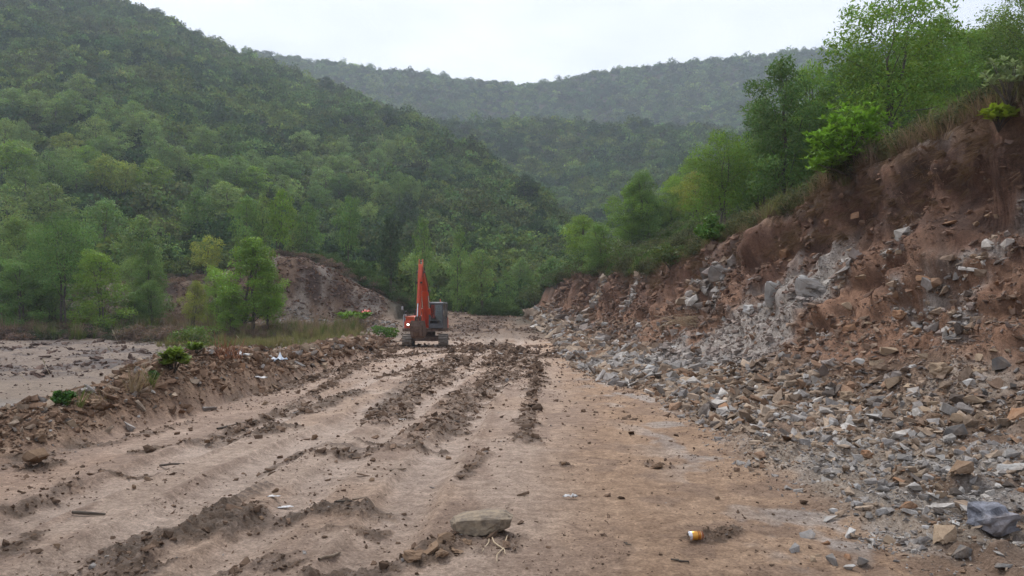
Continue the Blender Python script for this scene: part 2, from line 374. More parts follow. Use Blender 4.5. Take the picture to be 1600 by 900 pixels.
# ------------------------------------------------------------------ object helpers
def tag(o, label=None, cat=None, group=None, kind=None):
    for k, v in (('label', label), ('category', cat), ('group', group), ('kind', kind)):
        if v: o[k] = v
    return o
def link(name, me, m=None, parent=None, loc=None, rot=None, scale=None):
    o = bpy.data.objects.new(name, me); C.objects.link(o)
    if m is not None and len(me.materials) == 0: me.materials.append(m)
    if parent: o.parent = parent
    if loc is not None: o.location = loc
    if rot is not None: o.rotation_euler = rot
    if scale is not None: o.scale = scale
    return o
def empty(name, loc=(0, 0, 0), rz=0, scale=None):
    o = bpy.data.objects.new(name, None); C.objects.link(o); o.location = loc; o.rotation_euler = (0, 0, rz); o.empty_display_size = .3
    if scale: o.scale = scale
    return o
def np_mesh(name, V, F, col=None, smooth=False, attrs=None):
    me = bpy.data.meshes.new(name)
    V = np.asarray(V, np.float32); F = np.asarray(F, np.int32); k = F.shape[1]
    me.vertices.add(len(V)); me.vertices.foreach_set('co', V.ravel())
    me.loops.add(F.size); me.loops.foreach_set('vertex_index', F.ravel())
    me.polygons.add(len(F)); me.polygons.foreach_set('loop_start', np.arange(0, F.size, k, dtype=np.int32))
    me.polygons.foreach_set('loop_total', np.full(len(F), k, np.int32))
    if smooth: me.polygons.foreach_set('use_smooth', np.ones(len(F), bool))
    if col is not None:
        a = me.color_attributes.new('col', 'FLOAT_COLOR', 'POINT')
        cc = np.ones((len(V), 4), np.float32); cc[:, :3] = col; a.data.foreach_set('color', cc.ravel())
    for kx, v in (attrs or {}).items():
        me.attributes.new(kx, 'FLOAT', 'POINT').data.foreach_set('value', np.asarray(v, np.float32))
    me.update(calc_edges=True); me.validate() if False else None
    return me

# ------------------------------------------------------------------ the ground as one gridded sheet, split by kind of ground
tt = np.concatenate([np.linspace(-.98, .10, 350, endpoint=False), np.linspace(.10, .72, 520, endpoint=False), np.linspace(.72, .98, 60)])
NT = len(tt)
rows = [3.0]
while rows[-1] < 82: rows.append(rows[-1] * 1.005)
while rows[-1] < 1290: rows.append(rows[-1] * 1.021)
yy = np.array(rows); NY = len(yy)
GX = yy[:, None] * tt[None, :]; GY = np.repeat(yy[:, None], NT, 1)
GZ, MK = terrain(GX.ravel(), GY.ravel(), True)
gx, gy, gz = GX.ravel(), GY.ravel(), GZ

def blob(px, r, x, y, q=None, seed=5):
    """soft patch of ground cover round world points"""
    m = np.zeros_like(x)
    w = fbm(x / .7, y / .9, 3, seed) - .5
    for a, rr in zip(px, r):
        d = np.hypot(x - a[0], (y - a[1]) * .8) / rr + w * 1.3
        m = np.maximum(m, 1 - ss(.6, 1.1, d))
    return m
def mixa(c, col, m):
    return c * (1 - m[:, None]) + np.array(col)[None, :] * m[:, None]
GREY_PTS = [(905, 560, .9), (960, 575, 1.5), (1020, 560, 1.8), (1080, 565, 1.8), (1130, 545, 1.8), (1180, 520, 1.7), (1230, 495, 1.3), (1270, 470, .9), (1190, 560, .9), (1000, 590, .8), (1250, 450, .7), (1210, 470, .7),
            (1560, 790, .45), (1500, 740, .5), (1420, 790, .5), (1580, 720, .5), (1400, 850, .25), (1300, 740, .35)]
GREY_W = [(P(u, v, False)[:2], r) for u, v, r in GREY_PTS]
OUT_PTS = [(1390, 385, .5), (1460, 470, .8), (1410, 470, .5), (1520, 450, .6), (1560, 400, .5), (1210, 470, .9), (1130, 440, 1.0), (1500, 520, .5), (1330, 420, .5), (1280, 440, .8), (1595, 330, .5), (1100, 455, 1.2), (930, 480, 2.0), (990, 470, 1.5)]
OUT_W = [(P(u, v, False)[:2], r) for u, v, r in OUT_PTS]

def colour(x, y, z, M):
    q = M['q']; N = len(x)
    u_ = np.where(M['q'] > .3, x + 1.1 * z, x)
    n1 = fbm(x / 1.4, y / 2.2, 4, 101); n2 = fbm(x / .35, y / .5, 3, 102); n3 = fbm(x / 6, y / 9, 3, 103)
    c = np.tile(np.array([.335, .235, .165]), (N, 1))                       # compacted pinkish mud
    c = mixa(c, (.365, .275, .21), ss(.42, .6, n1) * .85)
    tan = ss(.1, 1.3, x - np.interp(y, [4, 8, 14, 30, 60], [-.3, -.1, .55, 1.0, 1.6]) + (n1 - .5))
    c = mixa(c, (.325, .215, .135), tan * .85)
    c = mixa(c, (.20, .135, .095), tan * ss(.5, .62, n2) * .55)
    c = mixa(c, (.29, .19, .13), (1 - ss(0, 2.2, x - berm_x(y) + (n1 - .5) * 2)) * .75)
    c = mixa(c, (.36, .335, .31), tan * ss(.56, .66, fbm(x / .5, y / .8, 4, 104)) * ss(1.2, 2.6, x + .1 * y * 0) * .6)
    rough = np.full(N, .62) + .25 * tan
    c = mixa(c, (.255, .175, .125), (1 - tan) * (1 - M['lane']) * ss(.46, .6, fbm(x / .45, y / 1.6, 4, 123)) * .75)
    c = mixa(c, (.385, .30, .24), M['lane'] * (1 - M['clod']) * .8); rough = rough - .14 * M['lane']
    # churned mud
    cl = M['clod']
    c = mixa(c, (.125, .085, .057), cl * (.35 + .65 * ss(.32, .55, n2))); c = mixa(c, (.2, .15, .115), cl * ss(.52, .62, fbm(x / .13, y / .16, 3, 122)) * .7); rough = rough + cl * .2
    c = mixa(c, (.115, .085, .062), M['bars'] * .7)
    # mud flat
    lf = M['left'] * (1 - M['far'])
    c = mixa(c, (.20, .145, .105), lf)
    c = mixa(c, (.25, .185, .13), lf * ss(.45, .6, n3) * (y < 32) * .7)
    c = mixa(c, (.085, .06, .05), M['mudclod'])
    wet = lf * (M['left'] > .985) * (1 - ss(16, 19, y + x * .15 + 3 * (n3 - .5))) 
    c = mixa(c, (.27, .245, .22), wet * .7); rough = rough - wet * .22
    # hillsides
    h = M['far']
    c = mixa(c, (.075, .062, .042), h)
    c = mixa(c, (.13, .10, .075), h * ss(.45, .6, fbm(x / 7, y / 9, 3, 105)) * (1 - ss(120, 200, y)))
    road = h * (1 - ss(2.6, 5.5, np.abs(x - np.interp(y, [50, 65, 80, 95], [-1.2, -2.6, -5.4, -9])) + (n1 - .5) * 3)) * (1 - ss(80, 90, y)) 
    c = mixa(c, (.20, .14, .098), road); c = mixa(c, (.11, .075, .055), road * ss(.47, .6, fbm(x / 1.6, y / 2.5, 3, 140)))
    base = h * (1 - ss(68, 72, y)) * ss(-33, -24, x) * ss(-7, -12, x)
    c = mixa(c, (.24, .175, .13), base * .9)
    # scar on the left knoll
    s = np.clip(M['scar'] * 2, 0, 1)
    c = mixa(c, (.18, .118, .078), s); c = mixa(c, (.062, .038, .03), s * ss(.46, .6, fbm(x / 1.0 + z * .4, z / 1.6, 4, 106) + .12 * ss(-20, -15, x)))
    c = mixa(c, (.28, .24, .2), s * ss(.56, .66, fbm(x / .6, z / 2.4 + x * .6, 3, 107)) * .8)
    # berm
    b = np.clip(M['berm'] * 2.2, 0, 1)
    c = mixa(c, (.20, .128, .082), b); c = mixa(c, (.29, .2, .135), b * ss(.5, .6, n2) * .7)
    # right bank
    rb = M['rub']
    e = (fbm(u_ / 1.6, y / 2.2 + z * .2, 5, 108) - .5) * .6
    k = np.tile(np.array([.225, .155, .108]), (N, 1))                        # rubble foot
    k = mixa(k, (.29, .24, .195), ss(.48, .6, n1))
    k = mixa(k, (.15, .10, .065), ss(.52, .64, fbm(x / .9, y / 1.2, 4, 109)))
    up = ss(.72, .86, q + e * .55)
    k = mixa(k, (.225, .128, .08), ss(.40, .6, q + e * .5))
    k = mixa(k, (.135, .072, .048), up * .95); k = mixa(k, (.07, .04, .029), up * ss(.5, .62, fbm(u_ / .7 + 7, y / .9, 4, 119)) * .8)
    k = mixa(k, (.20, .11, .065), up * ss(.55, .66, fbm(u_ / .5, y / .6, 4, 110)) * .6)
    k = mixa(k, (.33, .30, .27), blob([p for p, r in GREY_W], [r for p, r in GREY_W], x, y, seed=111) * .92)
    og = blob([p for p, r in OUT_W], [r * .75 for p, r in OUT_W], x, y, seed=112) * ss(.45, .58, fbm(u_ / .4, y / .5, 4, 113))
    k = mixa(k, (.29, .265, .24), og * .8)
    cellc = (M['cell'] - .5)[:, None] * .5 + 1
    k = k * cellc
    low = (1 - ss(.22, .34, q)) * (y < 9.5)
    k = mixa(k, (.34, .285, .225), low * ss(.4, .55, n1) * .7)
    c = c * (np.where(h > .3, 1.1, 1.32) * (1 - .26 * lf))[:, None]
    c = c * (1 - rb[:, None]) + k * 1.12 * rb[:, None]; rough = np.clip(rough + rb * .3 + b * .3 + h * .3, .35, .95)
    abv = ss(.99, 1.02, q) * M['fade'] * (y < 104)
    c = mixa(c, (.085, .065, .045), abv)
    return np.clip(c, 0, 1), rough
# let the relief of the steep faces run smoothly from cell to cell
rl = MK['rel'].reshape(NY, NT); r2 = rl.copy()
for _ in range(2):
    r2[1:-1, 1:-1] = .25 * r2[1:-1, 1:-1] + .125 * (r2[:-2, 1:-1] + r2[2:, 1:-1] + r2[1:-1, :-2] + r2[1:-1, 2:]) + .0625 * (r2[:-2, :-2] + r2[2:, 2:] + r2[:-2, 2:] + r2[2:, :-2])
stp = (np.maximum((MK['q'] > .3) * MK['rub'], MK['scar']) > .05).reshape(NY, NT)
r2 = np.where(stp, r2, rl).ravel(); gz = gz - MK['rel'] + r2; MK['rel'] = r2
COL, RGH = colour(gx, gy, gz - MK['rel'], MK)
cb = COL.reshape(NY, NT, 3).copy(); cb[1:-1, 1:-1] = (cb[1:-1, 1:-1] * 2 + cb[:-2, 1:-1] + cb[2:, 1:-1] + cb[1:-1, :-2] + cb[1:-1, 2:]) / 6
COL = np.where(stp.reshape(-1)[:, None], cb.reshape(-1, 3), COL)
gx0, gy0 = gx, gy
gx, gy, gz = spread(gx, gy, gz, MK)
RGH[(MK['rub'] > .5)] = .92

ii = np.arange(NY - 1)[:, None] * NT + np.arange(NT - 1)[None, :]
FQ = np.stack([ii, ii + 1, ii + NT + 1, ii + NT], -1).reshape(-1, 4)
fc = FQ[:, 0]
zone = np.zeros(len(FQ), int)                                  # 0 dirt road
VALL = np.stack([gx, gy, gz], -1); gx, gy = gx0, gy0
zone[(MK['left'][fc] > .5) & (gy[fc] < 53)] = 1               # mud flat
zone[(MK['berm'][fc] > .1) & (gy[fc] < 54)] = 2               # berm
zone[(gy[fc] >= 53)] = 3                                       # hillside
zone[(gy[fc] >= 53) & (gy[fc] < 90) & (gx[fc] > -10) & (MK['q'][fc] < 0) & (gx[fc] > np.interp(gy[fc], [53, 90], [-8, -12]))] = 0
zone[(MK['q'][fc] > 0) & (MK['q'][fc] < 1) & (gy[fc] < 100)] = 4   # cut bank
zone[(MK['q'][fc] >= 1) & (gy[fc] < 100)] = 3
zone[gy[fc] > 570] = 5
NAMES = ['dirt_road', 'mud_flat', 'earth_berm', 'hillside', 'cut_bank', 'far_hill']
for zi, nm in enumerate(NAMES):
    f = FQ[zone == zi]
    if not len(f): continue
    uq, inv = np.unique(f, return_inverse=True)
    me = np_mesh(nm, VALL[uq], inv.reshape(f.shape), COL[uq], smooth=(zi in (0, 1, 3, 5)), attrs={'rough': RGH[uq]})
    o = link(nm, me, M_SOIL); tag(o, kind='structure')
# coarse land outside the view
cx = np.arange(-1500, 1501, 30.); cy = np.concatenate([np.arange(-430, 0, 30.), np.arange(0, 1300, 30.)])
X, Y = np.meshgrid(cx, cy); zc = np.where(Y > 3, tab(X / np.maximum(Y, 3), np.maximum(Y, 50)) * np.clip(Y, 0, 900) + CAM_Z * ss(0, 60, Y), 0.)
zc = np.where(Y < 60, zc * 0 - .3 + np.clip(np.abs(X) - 60, 0, 400) * .25, zc)
ii = np.arange(len(cy) - 1)[:, None] * len(cx) + np.arange(len(cx) - 1)[None, :]
f = np.stack([ii, ii + 1, ii + len(cx) + 1, ii + len(cx)], -1).reshape(-1, 4)
mxx, myy = X.ravel()[f].mean(1), Y.ravel()[f].mean(1)
keep = (myy < -20) | (np.abs(mxx) > .93 * np.maximum(myy, 1) + 25)
me = np_mesh('outer_land', np.stack([X.ravel(), Y.ravel(), zc.ravel()], -1), f[keep], np.tile([.08, .075, .05], (X.size, 1)), True, {'rough': np.full(X.size, .9)})
tag(link('outer_land', me, M_SOIL), kind='structure')
V = [(-26, -26, -.04), (26, -26, -.04), (26, 3.2, -.04), (-26, 3.2, -.04)]
me = np_mesh('near_ground', V, [(0, 1, 2, 3)], np.tile([.33, .24, .175], (4, 1)), True, {'rough': [.7] * 4})
tag(link('near_ground', me, M_SOIL), kind='structure')
# ------------------------------------------------------------------ rock meshes
def hull_mesh(name, seed, dims, npts=15, jag=.25):
    r = random.Random(seed); bm = bmesh.new()
    for i in range(npts):
        v = Vector((r.uniform(-1, 1), r.uniform(-1, 1), r.uniform(-1, 1)))
        k = max(abs(v.x), abs(v.y), abs(v.z)); v = v / k * (1 - r.random() * jag)
        if r.random() < .5: v = v.lerp(v.normalized(), .5)
        bm.verts.new((v.x * dims[0], v.y * dims[1], v.z * dims[2]))
    res = bmesh.ops.convex_hull(bm, input=bm.verts)
    bmesh.ops.delete(bm, geom=list({g for g in res['geom_interior'] + res['geom_unused'] if isinstance(g, bmesh.types.BMVert)}), context='VERTS')
    bmesh.ops.recalc_face_normals(bm, faces=bm.faces)
    me = bpy.data.meshes.new(name); bm.to_mesh(me); bm.free(); return me
ROCKS = []
for i in range(22):
    sh = ('blocky', 'flat', 'wedge')[i % 3]
    d = {'blocky': (.5, .42, .38), 'flat': (.55, .42, .17), 'wedge': (.6, .33, .3)}[sh]
    ROCKS.append((hull_mesh('rock_%02d' % i, 100 + i, d, random.Random(i).choice([10, 12, 14, 16]), .3), sh))

def gn_scatter(name, pts, rot, scl, idx, tint, sources, m, label=None, extra_kind='stuff'):
    """one object of uncountable pieces: a point cloud that instances the given meshes"""
    coll = bpy.data.collections.new(name + '_pieces')
    for k, s in enumerate(sources):
        o = bpy.data.objects.new('%s_piece_%02d' % (name, k), s); coll.objects.link(o)
        if len(s.materials) == 0: s.materials.append(m)
    me = bpy.data.meshes.new(name); n = len(pts)
    me.vertices.add(n); me.vertices.foreach_set('co', np.asarray(pts, np.float32).ravel())
    me.attributes.new('rot', 'FLOAT_VECTOR', 'POINT').data.foreach_set('vector', np.asarray(rot, np.float32).ravel())
    me.attributes.new('scl', 'FLOAT_VECTOR', 'POINT').data.foreach_set('vector', np.asarray(scl, np.float32).ravel())
    me.attributes.new('idx', 'INT', 'POINT').data.foreach_set('value', np.asarray(idx, np.int32))
    t4 = np.ones((n, 4), np.float32); t4[:, :3] = tint
    me.attributes.new('tint', 'FLOAT_COLOR', 'POINT').data.foreach_set('color', t4.ravel())
    o = bpy.data.objects.new(name, me); C.objects.link(o); tag(o, label, kind=extra_kind)
    g = bpy.data.node_groups.new(name, 'GeometryNodeTree')
    g.interface.new_socket('Geometry', in_out='INPUT', socket_type='NodeSocketGeometry'); g.interface.new_socket('Geometry', in_out='OUTPUT', socket_type='NodeSocketGeometry')
    gi = g.nodes.new('NodeGroupInput'); go = g.nodes.new('NodeGroupOutput'); ip = g.nodes.new('GeometryNodeInstanceOnPoints'); ci = g.nodes.new('GeometryNodeCollectionInfo')
    ci.inputs['Collection'].default_value = coll; ci.inputs['Separate Children'].default_value = True; ci.inputs['Reset Children'].default_value = True
    def na(nm, ty):
        x = g.nodes.new('GeometryNodeInputNamedAttribute'); x.data_type = ty; x.inputs['Name'].default_value = nm
        return x.outputs['Attribute']
    l = g.links.new
    l(gi.outputs[0], ip.inputs['Points']); l(ci.outputs[0], ip.inputs['Instance']); ip.inputs['Pick Instance'].default_value = True
    l(na('idx', 'INT'), ip.inputs['Instance Index']); l(na('rot', 'FLOAT_VECTOR'), ip.inputs['Rotation']); l(na('scl', 'FLOAT_VECTOR'), ip.inputs['Scale'])
    l(ip.outputs[0], go.inputs[0])
    md = o.modifiers.new('scatter', 'NODES'); md.node_group = g
    return o

# ---- rubble: uncountable small stones on the bank, its foot, the berm and the road
small = [hull_mesh('chip_%02d' % i, 300 + i, [(.5, .4, .33), (.55, .4, .16), (.6, .3, .22), (.45, .45, .3)][i % 4], 9, .3) for i in range(12)]
def surf(x, y):
    z, M = terrain(x, y, True); return z, M
STONE_C = np.array([[.30, .275, .25], [.40, .37, .33], [.28, .21, .15], [.24, .155, .10], [.15, .125, .105], [.34, .265, .195], [.5, .47, .43]])
def stone_tints(x, y, M, n, greyness):
    p = rng.random(n); g = greyness
    c = np.where((p < .5 * g + .12)[:, None], STONE_C[0], np.where((p < .72 * g + .2)[:, None], STONE_C[1], np.where((p < .5 + .4 * g)[:, None], STONE_C[2], np.where((p < .72 + .2 * g)[:, None], STONE_C[5], np.where((p < .88 + .08 * g)[:, None], STONE_C[3], STONE_C[4])))))
    return c * (.75 + .5 * rng.random(n))[:, None]
n = 150000
ly = np.exp(rng.uniform(math.log(4.2), math.log(78), n))
lq = rng.random(n) ** 1.25 * 1.0
lx = toe_x(ly) - .25 + lq * (top_x(ly) - toe_x(ly) + .2)
ok = lx / ly < .85
lx, ly = lx[ok], ly[ok]
z, M = surf(lx, ly); q = M['q']
gb = blob([p for p, r in GREY_W], [r for p, r in GREY_W], lx, ly, seed=111)
ob = blob([p for p, r in OUT_W], [r * .7 for p, r in OUT_W], lx, ly, seed=112)
dens = np.interp(q, [-.05, 0, .05, .2, .5, .7, .8, 1.0], [.0, .12, .6, .85, .85, .85, .85, .8]) * (.35 + .9 * ss(.38, .6, fbm(lx / .9, ly / 1.2, 3, 120)))
dens = np.maximum(dens, gb); dens = np.maximum(dens, ob * .8)
keep = rng.random(len(lx)) < dens
sx3, sy3, sz3 = spread(lx, ly, z, M)
lx, ly, z, q, gb, ob, sx3, sy3, sz3 = (a[keep] for a in (lx, ly, z, q, gb, ob, sx3, sy3, sz3))
n = len(lx)
sz = (.0052 * ly + .009) * (.5 + rng.pareto(1.9, n) * .5).clip(.35, 4.2)
sz *= np.where(gb > .5, .8, 1) * np.where((q > .5) & (ob < .3), .62, 1)
sz *= np.where(ly < 9.5, .8, 1)
grey = np.clip(.08 + gb * .8 + ob * .5 + .45 * ((ly < 9.5) & (q < .5)) * ss(.4, .6, fbm(lx / .8, ly / .8, 2, 121)), 0, 1)
ti = stone_tints(lx, ly, None, n, grey)
upm = (.5 * ss(.35, .55, q) + .5 * ss(.62, .8, q))[:, None] * (1 - ob)[:, None]; ti = ti * (1 - upm * .85) + np.array([.17, .098, .066]) * upm * .85 * rng.uniform(.6, 1.5, n)[:, None]
rub_rot = np.stack([rng.uniform(-.6, .6, n), rng.uniform(-.6, .6, n), rng.uniform(0, 6.28, n)], -1)
gn_scatter('rubble', np.stack([sx3, sy3, sz3 + sz * .12], -1), rub_rot, sz[:, None] * (rng.uniform(.7, 1.3, (n, 3))), rng.integers(0, 12, n), ti, small, M_RKI, 'loose broken stones and earth clods covering the foot of the bank')
# berm, scar and road crumbs
n = 26000
ly = np.exp(rng.uniform(math.log(6), math.log(56), n)); lx = berm_x(ly) - 1.05 + rng.normal(0, .62, n)
z, M = surf(lx, ly); keep = rng.random(n) < np.clip(M['berm'] * 1.6, .04, 1)
lx, ly, z = lx[keep], ly[keep], z[keep]; n = len(lx)
sz = (.0045 * ly + .010) * (.5 + rng.pareto(2.0, n) * .55).clip(.4, 3.6); ti = stone_tints(lx, ly, None, n, np.full(n, .0))
dk = rng.random(n) < .68; ti[dk] = np.array([.18, .115, .075]) * (.7 + .6 * rng.random(dk.sum()))[:, None]
gn_scatter('berm_rubble', np.stack([lx, ly, z + sz * .15], -1), np.stack([rng.uniform(-.6, .6, n), rng.uniform(-.6, .6, n), rng.uniform(0, 6.28, n)], -1), sz[:, None] * rng.uniform(.7, 1.3, (n, 3)), rng.integers(0, 12, n), ti, small, M_RKI, 'earth clods and small stones heaped along the berm')
n = 60000
ly = np.exp(rng.uniform(math.log(4.2), math.log(50), n)); lx = rng.uniform(-1, 1, n) * 0 + berm_x(ly) + rng.random(n) * (toe_x(ly) - berm_x(ly) + .3)
z, M = surf(lx, ly)
w = np.clip(.05 + M['clod'] * .5 + .5 * ss(.5, .65, fbm(lx / .6, ly / .9, 3, 130)) * .35 + .5 * ss(-.6, .2, lx - toe_x(ly)), 0, 1)
keep = rng.random(n) < w
lx, ly, z, cl = lx[keep], ly[keep], z[keep], M['clod'][keep]; n = len(lx)
sz = (.0034 * ly + .006) * (.5 + rng.pareto(2.6, n) * .5).clip(.4, 3); sz *= (1 + cl * .6) * np.where(ly > 14, .8, 1)
ti = np.array([.15, .10, .068]) * (.6 + .8 * rng.random(n))[:, None]
gr = rng.random(n) < np.clip(.03 + .6 * ss(-1.0, .2, lx - toe_x(ly)), 0, 1); ti[gr] = stone_tints(lx[gr], ly[gr], None, gr.sum(), np.full(gr.sum(), .4))
gn_scatter('road_crumbs', np.stack([lx, ly, z + sz * .1], -1), np.stack([rng.uniform(-.5, .5, n), rng.uniform(-.5, .5, n), rng.uniform(0, 6.28, n)], -1), sz[:, None] * rng.uniform(.6, 1.4, (n, 3)), rng.integers(0, 12, n), ti, small, M_RKI, 'mud crumbs and pebbles strewn over the wet dirt road')
n = 9000
ly = rng.uniform(46, 90, n); lx = rng.uniform(-12, 6, n); z, M = surf(lx, ly)
keep = (M['q'] < .1) & (rng.random(n) < .1 + .9 * ss(.45, .6, fbm(lx / 1.6, ly / 2.5, 3, 140))); lx, ly, z = lx[keep], ly[keep], z[keep]; n = len(lx)
sz = rng.uniform(.1, .45, n) * rng.random(n) ** .6
gn_scatter('far_road_clods', np.stack([lx, ly, z + sz * .05], -1), np.stack([rng.uniform(-.6, .6, n), rng.uniform(-.6, .6, n), rng.uniform(0, 6.28, n)], -1), sz[:, None] * rng.uniform(.7, 1.3, (n, 3)), rng.integers(0, 12, n), np.array([.15, .10, .07]) * rng.uniform(.6, 1.6, n)[:, None], small, M_RKI, 'clods of earth on the churned far end of the dirt road')
n = 9000
ly = rng.uniform(14, 50, n); lx = berm_x(ly) - 2.0 - rng.random(n) * (ly * .85 + berm_x(ly) - 1); z, M = surf(lx, ly)
keep = rng.random(n) < np.where(ly > 27, .25 + .75 * M['mudclod'], .12); lx, ly, z = lx[keep], ly[keep], z[keep]; n = len(lx)
sz = (.0035 * ly + .02) * (.5 + rng.pareto(2.0, n) * .5).clip(.4, 3.5)
gn_scatter('mud_clods', np.stack([lx, ly, z + sz * .1], -1), np.stack([rng.uniform(-.6, .6, n), rng.uniform(-.6, .6, n), rng.uniform(0, 6.28, n)], -1), sz[:, None] * rng.uniform(.7, 1.3, (n, 3)), rng.integers(0, 12, n), np.array([.12, .082, .065]) * rng.uniform(.6, 1.5, n)[:, None], small, M_RKI, 'dark clods of earth strewn over the mud flat')
n = 14000
lx = rng.uniform(-32, -10, n); ly = rng.uniform(60, 73, n); z, M = surf(lx, ly)
keep = rng.random(n) < np.where(ly < 67, .8, np.clip(M['scar'] * 2, 0, .9)); lx, ly, z = spread(lx, ly, z, M); lx, ly, z = lx[keep], ly[keep], z[keep]; n = len(lx)
sz = rng.uniform(.12, .55, n) * rng.random(n) ** .5; fac_ = ly > 67
gn_scatter('scar_rubble', np.stack([lx, ly, z], -1), np.stack([rng.uniform(-.6, .6, n), rng.uniform(-.6, .6, n), rng.uniform(0, 6.28, n)], -1), sz[:, None] * rng.uniform(.7, 1.3, (n, 3)), rng.integers(0, 12, n), stone_tints(lx, ly, None, n, np.full(n, .4)) * np.where(fac_, .42, .75)[:, None] * np.where(fac_[:, None], np.array([[1.15, .85, .75]]), 1), small, M_RKI, 'broken stones below the red earth scar')

# ------------------------------------------------------------------ leaves, crowns and trunks
def leaves(cen, nrm_up, size, asp, r, tilt=.9):
    """quads at the given centres; returns verts (n*4,3)"""
    n = len(cen)
    nr = r.normal(0, 1, (n, 3)) * tilt; nr[:, 2] += nrm_up; nr /= np.linalg.norm(nr, axis=1)[:, None] + 1e-9
    a = np.cross(nr, r.normal(0, 1, (n, 3))); a /= np.linalg.norm(a, axis=1)[:, None] + 1e-9
    b = np.cross(nr, a)
    s = (size * r.uniform(.6, 1.3, n))[:, None]
    A = a * s * .5; B = b * s * .5 / asp
    v = np.stack([cen - A, cen + B * .9 - A * .1, cen + A, cen - B * .9 - A * .1], 1)
    return v.reshape(-1, 3)
def leaf_mesh(name, cen, up, size, asp, r, base, var=.25, tilt=.9, tone=None):
    V = leaves(cen, up, size, asp, r, tilt); n = len(cen)
    c = np.array(base)[None, :] * (1 + r.uniform(-var, var, n))[:, None]
    if tone is not None: c = c * tone[:, None]
    hue = r.uniform(-.12, .12, n); c[:, 0] *= 1 + hue * 1.6; c[:, 2] *= 1 - hue
    return np_mesh(name, V, np.arange(n * 4).reshape(-1, 4), np.repeat(c, 4, 0))
def tube_v(path, rad, k=6):
    V = []; F = []
    path = [Vector(p) for p in path]
    for i, p in enumerate(path):
        d = (path[min(i + 1, len(path) - 1)] - path[max(i - 1, 0)]).normalized()
        a = d.orthogonal().normalized(); b = d.cross(a)
        for j in range(k):
            w = 2 * PI * j / k; V.append(p + (a * math.cos(w) + b * math.sin(w)) * rad[i])
    for i in range(len(path) - 1):
        for j in range(k):
            F.append((i * k + j, i * k + (j + 1) % k, (i + 1) * k + (j + 1) % k, (i + 1) * k + j))
    return V, F
def join_tubes(name, tubes, m, k=6, smooth=True):
    V = []; F = []
    for path, rad in tubes:
        v, f = tube_v(path, rad, k); o = len(V); V += v; F += [tuple(i + o for i in q) for q in f]
    me = np_mesh(name, [tuple(v) for v in V], F, smooth=smooth); me.materials.append(m); return me
def wander(a, b, r, amt, n=5):
    a = Vector(a); b = Vector(b); L = (b - a).length; out = []
    for i in range(n):
        t = i / (n - 1); p = a.lerp(b, t)
        k = math.sin(PI * t) * amt * L
        out.append(p + Vector((r.uniform(-k, k), r.uniform(-k, k), r.uniform(-k, k) * .5 + .12 * L * math.sin(PI * t) * .6)))
    out[0] = a; out[-1] = b; return out
GREEN = (.082, .122, .046)
